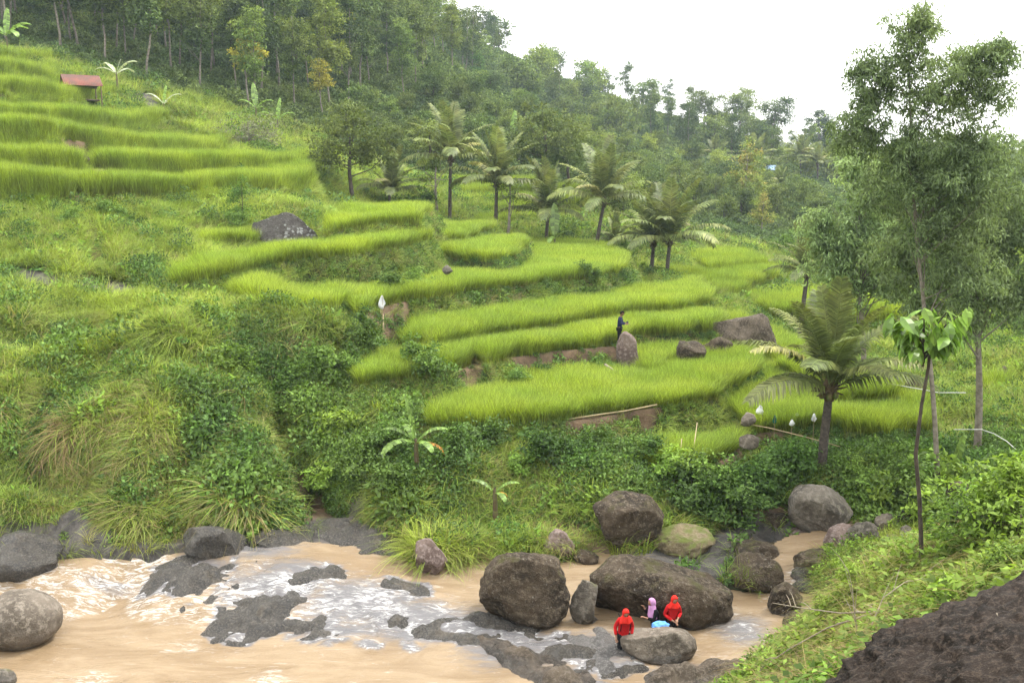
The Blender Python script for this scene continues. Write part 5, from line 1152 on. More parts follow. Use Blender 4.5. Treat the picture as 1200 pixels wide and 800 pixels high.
# ------------------------------------------------------------------ bananas and other single plants
def banana_leaf(seed, L, W, el, curl, mat):
    g = Geo(); R = random.Random(seed); n = 22; a = el; p = Vector((0, 0, 0)); pts = []
    for i in range(n + 1):
        pts.append(p.copy()); p = p + Vector((math.cos(a), 0, math.sin(a))) * (L / n); a -= curl / n * (.4 + 1.2 * i / n)
    tube(g, pts, [.03 * (1 - .8 * i / n) for i in range(n + 1)], 4, cap=False, t=(.5, 1))
    for s in (-1, 1):
        for i in range(3, n):
            w0 = W * .5 * math.sin(math.pi * min(1, (i - 2.2) / (n - 2.4)) * .9 + .12) ** .6; w1 = W * .5 * math.sin(math.pi * min(1, (i - 1.2) / (n - 2.4)) * .93 + .08) ** .6 if i < n - 1 else .02
            gap = R.random() < .22; dz0 = -.22 * w0 - R.uniform(0, .10) * w0; dx = R.uniform(-.02, .05)
            a0, a1 = pts[i], pts[i + 1]
            V = [a0, a0 + Vector((dx, s * w0 * .97, dz0)), (a1 if not gap else a0.lerp(a1, .75)) + Vector((dx, s * w1 * .97, dz0)), a1 if not gap else a0.lerp(a1, .85)]
            g.add(V, [[0, 1, 2, 3]], [.3, .9, .9, .3])
    return g.mesh('leaf', mat)
BL = [banana_leaf(1, 2.0, .5, 1.45, .25, M_BAN), banana_leaf(2, 1.9, .5, 1.0, 1.7, M_BAN), banana_leaf(3, 1.7, .48, .6, 2.0, M_BAN), banana_leaf(4, 1.6, .42, .3, 1.8, M_BANO)]
BLP = [banana_leaf(5, 2.0, .5, 1.1, 1.5, M_BANP), banana_leaf(6, 2.0, .45, .8, 1.7, M_BANP), banana_leaf(7, 2.0, .55, 1.4, .4, M_BANP)]
M_STEM = flat_mat('banana_stem', (.13, .12, .05), (.09, .06, .035), .6, 5, .3)
def banana(p, h, leaves, label, s=1.0, group=None):
    o = empty('banana_plant', p, 0, label, 'banana plant', group); o.scale = (s, s, s)
    g = Geo(); tube(g, [(0, 0, -.2), (.02, 0, h * .5), (0, 0, h), (0, 0, h + .2)], [.13, .10, .07, .04], 8); obj('stem', g.mesh('stem', M_STEM, True), o)
    for me, az, sc in leaves: obj('leaf', me, o, (0, 0, h), (0, 0, math.radians(az)), (sc,) * 3)
banana(at(488, 556, 34.4) + Vector((0, 0, .2)), 1.55, [(BL[0], 170, .95), (BL[1], 10, .75), (BL[1], 182, .8), (BL[2], 222, 1.0), (BL[3], -8, .8), (BL[2], -50, .7), (BL[1], 120, .7)], 'tall banana plant with an upright leaf and one orange leaf on the bank')
banana(at(580, 630, 32.6), 1.5, [(BL[1], 5, .55), (BL[1], 165, .6), (BL[2], -60, .5), (BL[3], 20, .35)], 'small slender banana plant low on the bank above the river')
banana(at(10, 72, 98), 2.6, [(BL[1], 0, 1.6), (BL[1], 60, 1.5), (BL[2], -40, 1.6), (BL[1], 160, 1.6), (BL[0], 90, 1.4), (BL[2], 220, 1.5)], 'banana plant on the crest at the upper left edge')
banana(at(138, 110, 98), 2.2, [(BLP[0], 5, 1.3), (BLP[0], 150, 1.2), (BLP[1], 60, 1.2), (BLP[1], 200, 1.1), (BLP[2], 20, .8)], 'pale leaved banana plant behind the red roofed hut')
banana(at(300, 132, 112), 2.0, [(BL[0], 120, 1.5), (BL[1], 0, 1.3), (BL[1], 180, 1.3), (BL[2], 60, 1.2)], 'banana plant below the wood, left of two')
banana(at(325, 140, 110), 1.8, [(BL[0], 60, 1.3), (BL[1], 20, 1.2), (BL[1], 200, 1.2)], 'banana plant below the wood, right of two')
banana(at(193, 143, 98), .7, [(BL[0], 60, 1.0), (BLP[0], 20, 1.1), (BLP[0], 180, 1.1), (BLP[1], 100, 1.0)], 'low banana plant with one bright upright leaf by the bare rock')
banana(at(650, 282, 84), 1.0, [(BL[0], 90, 1.6), (BL[2], 250, 1.1), (BL[1], 0, 1.0)], 'single pale banana leaf standing under the low dark palm')
banana(at(1118, 512, 33), .6, [(BL[0], 10, 1.0), (BL[1], 0, 1.0), (BL[2], 170, .8), (BL[1], 40, .8)], 'banana plant with an upright leaf right of the leaning pale trunk')
banana(at(600, 175, 150), 1.5, [(BL[0], 60, 2.2), (BL[1], 20, 1.8), (BL[1], 200, 1.8)], 'distant banana plant on the middle hill')

# slim sapling with large leaves
def big_leaf(seed, L, W, mat):
    g = Geo(); n = 6; pts = [(0, 0, 0), (L * .12, 0, .01), (L * .35, 0, .02), (L * .6, 0, -.01), (L * .85, 0, -.07), (L, 0, -.14)]; ws = [.008, .18, .48, .5, .25, .01]
    for s in (-1, 1):
        for i in range(5):
            a, b = Vector(pts[i]), Vector(pts[i + 1])
            g.add([a, a + Vector((0, s * W * ws[i], -W * ws[i] * .25)), b + Vector((0, s * W * ws[i + 1], -W * ws[i + 1] * .25)), b], [[0, 1, 2, 3]], [.2, .8, .9, .3])
    return g.mesh('leaf', mat)
LG = [big_leaf(1, .46, .22, M_BIGL), big_leaf(2, .40, .19, M_YLEAF), big_leaf(3, .36, .20, M_HERB)]
def sapling():
    b = at(1076, 664, 17.6); o = empty('sapling', b, 0, 'slim sapling with a thin bare stem and a crown of large drooping leaves', 'sapling')
    tp = Vector(pd(1083, 400, 17.6)) - b; R = random.Random(4)
    g = Geo(); pts = [Vector((0, 0, -.2))] + [tp * k + Vector((.09 * math.sin(k * 8), .05 * math.sin(k * 5), 0)) for k in (.15, .35, .55, .75, .9, 1)]; tube(g, pts, [.045, .042, .04, .036, .032, .028, .024], 7); obj('trunk', g.mesh('trunk', BARK_DARK, True), o)
    g = Geo(); ends = []
    for i in range(14):
        a = i * 2.4; l = R.uniform(.3, .72); e = tp + Vector((math.cos(a) * l, math.sin(a) * l, R.uniform(.05, 1.05) * (1.15 - l * .6))); k = R.uniform(.88, 1.0)
        tube(g, [tp * k, (tp * k).lerp(e, .5) + Vector((0, 0, .06)), e], [.02, .014, .008], 5); ends.append((tp * k, e, a))
    obj('branches', g.mesh('branches', BARK_DARK, True), o)
    for s_, e, a in ends:
        for j in range(12):
            k = .35 + .65 * (j / 11); p = s_.lerp(e, k) + Vector((0, 0, .05)); az = a + R.uniform(-1.9, 1.9); pit = R.uniform(.15, 1.1)
            obj('leaf', LG[0 if j % 3 else (1 if e.z - tp.z > .45 else 2)] if not (e.z - tp.z > .6 and j > 5) else LG[1], o, tuple(p), (R.uniform(-.4, .4), pit, az), (R.uniform(.65, 1.0),) * 3)
sapling()
def colocasia():
    b = at(1034, 664, 19.5); o = empty('taro_plant', b, 0, 'taro plant with two big pale leaves at the edge of the near bank', 'taro plant')
    m = big_leaf(5, .62, .42, M_BAN)
    for az, h in ((180, .55), (10, .6), (250, .4)):
        a = math.radians(az); t = Vector((math.cos(a) * .12, math.sin(a) * .12, h)); g = Geo(); tube(g, [(0, 0, -.1), tuple(t * .6), tuple(t)], [.02, .015, .01], 5); obj('stalk', g.mesh('stalk', M_BAN), o); obj('leaf', m, o, tuple(t), (0.2, .25, a))
colocasia()

# tall airy tree on the right and its denser neighbours
def airy(label, base, top, blobs_px, D, ncl, cr, nl, seed, r0, L=.15, W=.04, name='airy_tree', mat=None, droop=.7, nlimb=60):
    b = Vector(base); B = []
    for u, v, ru, rv in blobs_px:
        c = Vector(pd(u, v, D)) - b; k = D / 1150; B.append((c.x, (seed * 7 % 3 - 1) * .2, c.z, ru * k, ru * k * .9, rv * k))
    o = empty(name, b, 0, label, 'tree')
    cm, C = crown('crown', seed, B, ncl, cr, nl, L, W, mat or M_AIRY, droop=droop, outw=.62, flat=.1)
    t = Vector(top) - b; g = Geo(); R = random.Random(seed)
    pts = [Vector((0, 0, -.3))] + [t * k + Vector((.12 * math.sin(k * 7), .1 * math.sin(k * 5), 0)) for k in np.linspace(.1, 1, 12)]
    tube(g, pts, [r0 * 1.3] + [r0 * (1 - .8 * k) for k in np.linspace(.1, 1, 12)], 8)
    for i in range(nlimb):
        e = Vector(C[R.randrange(len(C))]); k = max(.12, min(.93, (e.z - R.uniform(.4, 2.2)) / t.z)); a = t * k
        m = a.lerp(e, .5) + Vector((R.uniform(-.15, .15), R.uniform(-.15, .15), .12)); rr_ = r0 * .35 * (1.15 - k); tube(g, [a, m, e], [rr_, rr_ * .6, rr_ * .2], 5)
    obj('trunk', g.mesh('trunk', BARK_PALE, True), o); obj('crown', cm, o)
airy('tall airy tree with a slender pale leaning trunk and drooping sparse foliage at the right', at(1106, 506, 33), pd(1060, 20, 33),
     [(1060, 60, 38, 55), (1020, 110, 32, 45), (1090, 110, 50, 40), (1140, 75, 45, 30), (1150, 110, 40, 35), (1000, 150, 35, 35), (1060, 170, 55, 28), (1130, 165, 50, 32), (1010, 80, 22, 25), (1165, 60, 24, 18), (1075, 25, 26, 22), (1080, 205, 80, 36), (1130, 215, 60, 40), (1110, 270, 60, 45), (1130, 320, 45, 40)], 33, 1300, .30, 42, 501, .10, L=.17, W=.045)
airy('dense broad tree with fine drooping leaves in front of the valley at the right edge', at(1150, 470, 38), pd(1150, 190, 38),
     [(1150, 230, 60, 55), (1180, 280, 50, 60), (1090, 240, 55, 50), (1060, 300, 45, 45), (1120, 310, 60, 50), (1190, 340, 40, 45), (1140, 365, 45, 35), (1080, 350, 35, 30), (1195, 270, 40, 50), (1040, 220, 45, 35), (1100, 180, 55, 28), (1160, 180, 50, 30)], 38, 1000, .36, 44, 502, .16, L=.19, W=.055)
airy('dense rounded tree with yellowish tips left of the tall airy tree', at(1010, 470, 46), pd(1005, 250, 46),
     [(1000, 270, 48, 45), (975, 305, 34, 32), (1035, 290, 44, 45), (1000, 335, 30, 24), (1050, 330, 36, 26), (1015, 220, 40, 35), (960, 265, 24, 30), (1040, 200, 30, 30), (1000, 190, 22, 24)], 46, 620, .42, 44, 503, .15, L=.22, W=.07)
# leafy shrubs and dry branches of the near bank
nbA = bush_t(310, [(0, 0, .75, .62, .6, .6), (.3, 0, 1.1, .4, .4, .35)], 70, .18, 30, .085, .045, M_YLEAF, H=1.0, outw=.6)
nbB = bush_t(311, [(0, 0, .6, .5, .5, .45), (-.2, 0, .95, .3, .3, .3)], 55, .16, 28, .075, .038, M_HERB, H=.9, outw=.6)
for i, (u, v, D, T, s, lab) in enumerate([
 (1150, 640, 17, nbA, 1.3, 'bright leafy shrub on the near bank, below the right edge of the stream'), (1190, 630, 16, nbA, 1.4, 'tall bright shrub at the right edge of the near bank'), (1120, 650, 18.5, nbB, 1.2, 'green weed shrub right of the sapling stem'), (1180, 670, 13.5, nbB, .9, 'leafy weed shrub just above the foreground rock at the right edge'),
 (1160, 610, 21, nbA, 1.4, 'yellow green shrub on the far rim of the near bank'), (1100, 690, 15.5, nbA, .7, 'low shrub with pale leaves under the sapling'), (1050, 700, 17, nbB, .8, 'low green shrub left of the sapling stem'), (1010, 710, 18.5, nbA, .8, 'young leafy shrub leaning over the stream'),
 (980, 735, 18.5, nbA, .8, 'young shrub with scattered leaves at the tip of the near bank'), (945, 775, 19, nbB, .7, 'shrub at the water on the near bank'), (1195, 590, 21, nbA, 1.3, 'bright shrub against the white pipe'), (1140, 625, 20, nbB, 1.3, 'dark green shrub in front of the half hidden boulder')]):
    plant_tree(T, at(u, v, D) - Vector((0, 0, .1)), s, i * 1.3, lab, None, 'shrub', 'shrub')
M_TWIG = flat_mat('dry_twig', (.34, .29, .22), (.22, .18, .13), .8, 9, .2)
def branch(label, pts, r, forks, seed):
    R = random.Random(seed); P = [Vector(pd(u, v, D)) for u, v, D in pts]; b = P[0]; g = Geo(); P = [p - b for p in P]
    tube(g, P, [r * (1 - .7 * i / (len(P) - 1)) for i in range(len(P))], 5)
    for i in range(forks):
        k = R.randrange(1, len(P)); a = P[k].lerp(P[k - 1], R.random()); d = (P[k] - P[k - 1]).normalized() * .35 + Vector((R.uniform(-.2, .2), R.uniform(-.2, .2), R.uniform(-.05, .35)))
        tube(g, [a, a + d * .5 + Vector((0, 0, .04)), a + d], [r * .5, r * .35, r * .1], 5)
    tag(obj('branch', g.mesh('branch', M_TWIG, True), None, tuple(b)), label, 'branch')
branch('long arching dry branch sweeping over the near bank to the river', [(1045, 712, 16), (1010, 722, 16.3), (970, 735, 17), (925, 760, 17.5), (895, 780, 18), (880, 800, 18)], .022, 6, 1)
branch('bleached bare branch lying across the near bank weeds', [(1070, 705, 15.5), (1030, 716, 16), (985, 718, 17), (940, 712, 18), (905, 706, 19)], .02, 8, 2)
branch('upright pair of dry white stems on the near bank', [(1005, 740, 15.5), (1001, 715, 15.5), (999, 690, 15.6), (994, 668, 15.6)], .014, 4, 3)
branch('dry curved stem arching from the grass below the sapling', [(1020, 735, 15), (1035, 700, 15.2), (1060, 682, 15.5), (1085, 677, 15.6), (1110, 680, 15.6)], .012, 4, 4)
branch('thin fallen twig on the dark foreground rock', [(1168, 718, 8.3), (1175, 738, 8.1), (1185, 752, 8.0), (1198, 762, 7.9)], .006, 2, 5)

# ------------------------------------------------------------------ people
def skin_mat(name, c): return flat_mat(name, c, tuple(x * .85 for x in c), .6, 8, 0)
SK = skin_mat('skin', (.36, .20, .13)); SK2 = skin_mat('skin_dark', (.22, .125, .08))
def cloth(name, c, bump=.5): return flat_mat(name, c, tuple(x * .75 for x in c), .85, 5, bump, 7, .15)
C_RED = cloth('red_cloth', (.62, .018, .022)); C_RED2 = cloth('bright_red_cloth', (.72, .03, .02)); C_BLACK = cloth('black_cloth', (.012, .012, .014)); C_LILAC = cloth('lilac_cloth', (.52, .27, .50)); C_BLUE = cloth('blue_cloth', (.14, .36, .80)); C_NAVY = cloth('navy_cloth', (.018, .024, .07)); C_HAIR = cloth('black_hair', (.008, .007, .006))
C_DARK = flat_mat('dark_plastic', (.02, .02, .022), (.015, .015, .015), .35, 4, 0)
def skinned(name, verts, edges, rad, mat, parent, root=0, sub=1):
    me = bpy.data.meshes.new(name); me.from_pydata(verts, edges, []); me.materials.append(mat); me.update()
    o = obj(name, me, parent)
    sm = o.modifiers.new('skin', 'SKIN')
    if not me.skin_vertices:
        bm = bmesh.new(); bm.from_mesh(me); bm.verts.layers.skin.verify(); bm.to_mesh(me); bm.free()
    for i, r in enumerate(rad):
        r = r if isinstance(r, tuple) else (r, r); me.skin_vertices[0].data[i].radius = r; me.skin_vertices[0].data[i].use_root = (i == root)
    sm.use_smooth_shade = True
    ss = o.modifiers.new('sub', 'SUBSURF'); ss.levels = sub; ss.render_levels = sub + 1
    return o
def person(p, rz, label, top, bottom, J, skin=SK, hood=None, hood_len=.30, hair=False, head_tilt=.35, head_turn=0.0, bare_feet=True, top_r=1.0, open_front=False, hands=True):
    """J: elbow/wrist/knee/ankle places in body space (x to the person's left is +, y forward is -, z up), 1.6 m tall"""
    o = empty('person', p, rz, label, 'person')
    lean = J.get('lean', 0.0)
    pel, chest, neck = Vector((0, 0, .86)), Vector((0, -lean * .6, 1.20)), Vector((0, -lean, 1.36))
    hd = Vector((0, -lean - .03 - .05 * head_tilt, 1.47))
    V = [pel, Vector((0, -lean * .3, 1.02)), chest, neck, hd]; E = [(0, 1), (1, 2), (2, 3), (3, 4)]; Rr = [(.115, .09), (.10, .08), (.12, .085), .05, .055]
    def chain(start, pts, rads):
        k = start
        for q, r in zip(pts, rads): V.append(Vector(q)); Rr.append(r); E.append((k, len(V) - 1)); k = len(V) - 1
        return k
    ends = {}
    for s, nm in ((1, 'l'), (-1, 'r')):
        sh = Vector((s * .155, -lean * .85, 1.31))
        w = chain(2, [sh, J[nm + 'e'], J[nm + 'w']], [.052, .036, .026]); ends[nm] = w
        d = (Vector(J[nm + 'w']) - Vector(J[nm + 'e'])).normalized()
        if hands:
            pm = Vector(J[nm + 'w']) + d * .075; k = chain(w, [Vector(J[nm + 'w']) + d * .03, pm], [(.022, .014), (.036, .014)])
            side = d.cross(Vector((0, 0, 1)) if abs(d.z) < .9 else Vector((0, 1, 0))).normalized(); nn = d.cross(side)
            for j, ln in enumerate((.066, .075, .07, .055)):
                bs = pm + side * (.012 * (j - 1.5) * 1.6); chain(k, [bs + d * .03, bs + d * (ln * .65 + .02) + nn * .012, bs + d * (ln * .9 + .02) + nn * .03], [.0095, .0085, .007])
            chain(k, [pm - d * .03 + side * .034 * s, pm + d * .012 + side * .05 * s + nn * .012], [.0105, .008])
        hp = Vector((s * .085, 0, .82))
        chain(0, [hp, J[nm + 'k'], J[nm + 'a'], Vector(J[nm + 'a']) + Vector((0, -.12, -.045))], [.078, .05, .034, .028])
    skinned('body', [tuple(v) for v in V], E, Rr, skin, o)
    # clothes
    tv = [Vector((0, 0, .84 - J.get('hem', .06))), Vector((0, -lean * .3, 1.02)), chest, Vector((0, -lean * .9, 1.34))]; te = [(0, 1), (1, 2), (2, 3)]; tr = [(.155 * top_r, .125 * top_r), (.135 * top_r, .115), (.15, .12), (.075, .07)]
    for s, nm in ((1, 'l'), (-1, 'r')):
        sh = Vector((s * .155, -lean * .85, 1.31)); e = Vector(J[nm + 'e']); w = Vector(J[nm + 'w'])
        tv += [sh, e, e.lerp(w, .85)]; n0 = len(tv) - 3; te += [(2, n0), (n0, n0 + 1), (n0 + 1, n0 + 2)]; tr += [.068, .056, .046]
    skinned('jacket', [tuple(v) for v in tv], te, tr, top, o)
    bv = [pel]; be = []; br = [(.13, .11)]
    for s, nm in ((1, 'l'), (-1, 'r')):
        k_, a_ = Vector(J[nm + 'k']), Vector(J[nm + 'a']); bv += [Vector((s * .085, 0, .80)), k_, k_.lerp(a_, .9)]; n0 = len(bv) - 3; be += [(0, n0), (n0, n0 + 1), (n0 + 1, n0 + 2)]; br += [.098, .072, .058]
    skinned('trousers', [tuple(v) for v in bv], be, br, bottom, o)
    for s, nm in ((1, 'l'), (-1, 'r')):
        a_ = Vector(J[nm + 'a']); g = Geo(); tube(g, [a_ + Vector((0, .05, -.03)), a_ + Vector((0, -.02, -.035)), a_ + Vector((0, -.12, -.05)), a_ + Vector((0, -.17, -.055))], [.035, .042, .04, .018], 8); obj('shoe', g.mesh('shoe', C_BLACK, True), o)
    # head
    h = empty('head_pivot', (0, 0, 0)); bpy.data.objects.remove(h)
    Vh, Fh = ico(4); Vh = Vh.copy()
    front = np.clip(-Vh[:, 1], 0, 1)
    nose = np.exp(-((Vh[:, 0] / .13) ** 2 + ((Vh[:, 2] + .12) / .22) ** 2)) * (front > 0); eyes_ = np.exp(-(((np.abs(Vh[:, 0]) - .38) / .17) ** 2 + ((Vh[:, 2] - .08) / .13) ** 2)) * (front > 0)
    jaw = np.clip(-Vh[:, 2], 0, 1); lips = np.exp(-((Vh[:, 0] / .28) ** 2 + ((Vh[:, 2] + .45) / .07) ** 2)) * (front > 0)
    Vh[:, 1] -= nose * .24 - eyes_ * .10 + lips * .06; Vh[:, 0] *= 1 - .28 * jaw ** 1.5
    ears = np.exp(-((Vh[:, 1] / .16) ** 2 + ((Vh[:, 2] + .02) / .25) ** 2)) * (np.abs(Vh[:, 0]) > .8); Vh[:, 0] += np.sign(Vh[:, 0]) * ears * .16
    Vh = Vh * np.array([.078, .096, .115])
    M = Matrix.Rotation(head_turn, 3, 'Z') @ Matrix.Rotation(head_tilt, 3, 'X'); M = np.array(M)
    hc = np.array(hd) + np.array([0, -.01, .06])
    face = obj('head', np_mesh('head', Vh @ M.T + hc, Fh, skin, True), o)
    for s in (-1, 1):
        e = rock_mesh('eye', (.012, .006, .007), 3, C_HAIR, 1, 0, 0, 0); q = np.array([s * .03, -.088, .008]) @ M.T + hc; obj('eye', e, face, tuple(q))
    g = Geo(); box(g, np.array([0, -.092, -.052]) @ M.T + hc, (.036, .008, .006), M); obj('mouth', g.mesh('mouth', cloth('lips', (.25, .07, .06))), face)
    if hood:
        rows, colm = 22, 28; VV = []; keep = []
        for i in range(rows):
            t = i / (rows - 1)
            for k in range(colm):
                th = 2 * math.pi * k / colm; fx, fy = math.sin(th), -math.cos(th)     # k = 0 faces forward
                if t < .5:
                    ph = t / .5 * 2.2; r = math.sin(min(ph, 2.0)); q = np.array([fx * .094 * r, fy * .112 * r + .008, .135 * math.cos(ph)])
                    q = q @ M.T + hc
                else:
                    s2 = (t - .5) / .5; dn = hood_len * s2; wv = 1 + .10 * math.sin(th * 5 + seed_of(label)) * s2
                    q = np.array([fx * (.085 + .10 * s2 ** .8) * wv, fy * (.095 + .055 * s2) * wv + .012, -.07 - dn]) ; q = q + hc * np.array([1, 1, 1]) + np.array([0, s2 * .03, 0])
                VV.append(q)
        Fq = []
        for i in range(rows - 1):
            for k in range(colm):
                t = (i + .5) / (rows - 1); dk = min(k + .5, colm - k - .5)
                if .16 < t < .47 and dk < 4.2 * math.sin((t - .10) / .42 * math.pi) ** .5: continue
                Fq.append((i * colm + k, i * colm + (k + 1) % colm, (i + 1) * colm + (k + 1) % colm, (i + 1) * colm + k))
        ob = obj('headscarf', np_mesh('headscarf', np.array(VV), np.array(Fq), hood, True), o); sd = ob.modifiers.new('thick', 'SOLIDIFY'); sd.thickness = .008; sd.offset = 1
    if hair:
        Vr, Fr = ico(4); Vr = Vr.copy(); m = (Vr[:, 2] > -.15 + .55 * (-Vr[:, 1] > .2)) | (Vr[:, 1] > .25); m = m & (Vr[:, 2] > -.55)
        Fk = Fr[m[Fr].all(1)]; obj('hair', np_mesh('hair', (Vr * np.array([.086, .104, .124])) @ M.T + hc, Fk, C_HAIR, True), o)
    return o
def seed_of(s): return sum(map(ord, s)) % 7
def Jp(**k):
    d = dict(le=(.21, .02, 1.06), lw=(.20, -.05, .83), re=(-.21, .02, 1.06), rw=(-.20, -.05, .83), lk=(.10, -.02, .45), la=(.10, .02, .07), rk=(-.10, -.02, .45), ra=(-.10, .02, .07)); d.update(k); return d
# y is forward = -y in body space, so rz = 0 faces the camera
def stand(u, v_top, D, h):      # feet height so that the head reaches the picture row
    x, y, z = pd(u, v_top, D); return Vector((x, y, z - h))
pA = person(stand(731, 711, 25.1, 1.60), .15, 'person in a loose red jacket and red headscarf with head bowed, left in the river', C_RED, C_BLACK, Jp(lean=.14, le=(.24, -.04, 1.05), lw=(.20, -.12, .82), re=(-.24, -.02, 1.05), rw=(-.22, -.08, .80), hem=.12), hood=C_RED2, head_tilt=.75, top_r=1.25, hood_len=.2)
g = Geo(); tube(g, [(-.11, .12, 1.36), (-.12, -.16, 1.32), (-.13, -.25, 1.15), (-.13, -.18, 1.0)], [.014] * 4, 5); obj('strap', g.mesh('strap', C_BLACK), pA)
g = Geo(); tube(g, [(.11, .12, 1.36), (.12, -.16, 1.32), (.13, -.25, 1.15), (.13, -.18, 1.0)], [.014] * 4, 5); obj('strap', g.mesh('strap', C_BLACK), pA)
pB = person(stand(770, 702, 26.15, 1.60), -1.35, 'person in black with a lilac headscarf seen from the side behind a boulder', C_BLACK, C_BLACK, Jp(lean=.10, re=(-.20, -.20, 1.12), rw=(-.10, -.34, 1.34), le=(.20, -.16, 1.08), lw=(.12, -.36, 1.14)), hood=C_LILAC, head_tilt=.35, hood_len=.36)
pC = person(stand(788, 697, 26.2, 1.60), .25, 'person in red jacket and headscarf looking at both hands, rightmost in the river', C_RED, C_BLACK, Jp(lean=.08, le=(.25, -.04, 1.06), lw=(.07, -.26, 1.0), re=(-.24, -.03, 1.06), rw=(-.05, -.25, .93), hem=.0), hood=C_RED2, head_tilt=.6, hood_len=.16)
hmx = MAN; mz = gz(hmx[0], hmx[1])
pD = person(Vector((hmx[0], hmx[1] - .2, mz)), 1.25, 'man in dark blue jacket and black trousers standing on a terrace edge', C_NAVY, C_BLACK, Jp(lean=.05, le=(.20, -.10, 1.07), lw=(.06, -.30, 1.06), re=(-.21, -.10, 1.07), rw=(-.05, -.30, 1.04)), skin=SK2, hair=True, head_tilt=.5)
pD.scale = (1.08,) * 3
g = Geo(); box(g, (0, 0, 0), (.10, .05, .16)); t_ = obj('camera', g.mesh('camera', C_DARK), None, tuple(Vector((hmx[0], hmx[1], mz + 1.16)) + Vector((math.sin(1.25) * .42, -math.cos(1.25) * .42, 0)))); tag(t_, 'small black camera held in front of the man on the terrace', 'camera')
# blue cloth on the boulder between the two
Vb, Fb = ico(4); Vb = Vb.copy(); n_ = np.array([mn.fractal(Vector(v) * 2.2, 1, 2, 3) for v in Vb]); Vb = Vb * (1 + .25 * n_)[:, None] * np.array([.23, .16, .13])
tag(obj('bag', np_mesh('bag', Vb, Fb, C_BLUE, True), None, pd(774, 733, 25.55)), 'light blue cloth bundle on the smooth boulder before the lilac headscarf', 'cloth bundle')

# ------------------------------------------------------------------ hut with a red tin roof
M_TIN = flat_mat('rusty_tin', (.18, .058, .038), (.11, .05, .035), .6, 1.5, .2, 20); M_WOOD = flat_mat('old_wood', (.16, .11, .07), (.09, .065, .045), .85, 5, .4); M_THATCH = flat_mat('dark_thatch', (.07, .055, .045), (.04, .03, .025), .95, 7, 1.0)
def gable_hut(base, rz, W, Lr, H, rise, roof_mat, label, name='hut', walls=False, slabn=6, ov=.25):
    """ridge along local x; long eaves at +-W/2 in y"""
    o = empty(name, base, rz, label, 'hut')
    ang = math.atan2(rise, W / 2)
    for s in (-1, 1):
        wpan = Lr / slabn
        for i in range(slabn):      # roof sheets side by side
            g = Geo(); sl = math.hypot(rise, W / 2) + ov; n = 8
            for j in range(n):      # corrugation
                x0 = -Lr / 2 + wpan * (i + j / n); x1 = -Lr / 2 + wpan * (i + (j + 1) / n) ; z0 = .02 * (j % 2) + .006 * (i % 2); z1 = .02 * ((j + 1) % 2) + .006 * (i % 2)
                a = np.array([[x0, 0, H + rise + z0], [x1, 0, H + rise + z1], [x1, s * sl * math.cos(ang), H + rise - sl * math.sin(ang) + z1], [x0, s * sl * math.cos(ang), H + rise - sl * math.sin(ang) + z0]])
                b = a - np.array([0, 0, .015]); V = np.concatenate([a, b]); g.add(V, [[0, 1, 2, 3], [7, 6, 5, 4], [0, 3, 7, 4], [1, 5, 6, 2], [3, 2, 6, 7], [0, 4, 5, 1]])
            obj('roof_sheet', g.mesh('roof_sheet', roof_mat), o)
    for x in (-Lr / 2 + .15, Lr / 2 - .15):
        for y in (-W / 2 + .1, W / 2 - .1):
            g = Geo(); tube(g, [(x, y, -1.2), (x, y, H + .02)], [.06, .05], 6); obj('post', g.mesh('post', M_WOOD), o)
        g = Geo(); tube(g, [(x, -W / 2, H), (x, W / 2, H)], [.04, .04], 5); tube(g, [(x, -W / 2, H), (x, 0, H + rise - .03)], [.035] * 2, 5); tube(g, [(x, W / 2, H), (x, 0, H + rise - .03)], [.035] * 2, 5); obj('roof_beam', g.mesh('roof_beam', M_WOOD), o)
    g = Geo(); tube(g, [(-Lr / 2, 0, H + rise - .05), (Lr / 2, 0, H + rise - .05)], [.045] * 2, 6); obj('ridge_pole', g.mesh('ridge_pole', M_WOOD), o)
    g = Geo(); box(g, (0, 0, .25), (Lr - .5, W - .5, .08)); obj('platform', g.mesh('platform', M_WOOD), o)
    if walls:
        g = Geo(); box(g, (0, W / 2 - .15, H / 2), (Lr - .3, .06, H)); obj('wall', g.mesh('wall', M_WOOD), o)
    return o
hp = Vector(pd(95, 106, 90)); hp.z = gz(hp.x, hp.y); top_z = pd(90, 84, 90)[2]
gable_hut(Vector((hp.x, hp.y, top_z - 2.75)), math.radians(32), 2.9, 3.2, 1.55, .9, M_TIN, 'open field hut with a rusty red tin roof on the upper left slope')
q = Vector(pd(885, 297, 110)); q.z = gz(q.x, q.y); tz = pd(885, 283, 110)[2]
gable_hut(Vector((q.x, q.y, tz - 2.3)), .15, 2.4, 2.6, 1.5, .8, M_THATCH, 'small thatched hut standing in the green valley', slabn=3, ov=.35)
q = Vector(pd(896, 200, 225)); q.z = gz(q.x, q.y)
gable_hut(q + Vector((0, 0, .5)), .1, 4, 5, 2.2, 1.0, flat_mat('blue_tin', (.35, .50, .75), (.30, .45, .70), .5, 2, 0), 'tiny far shed with a pale blue roof among the hazy palms', name='shed', walls=True, slabn=4)

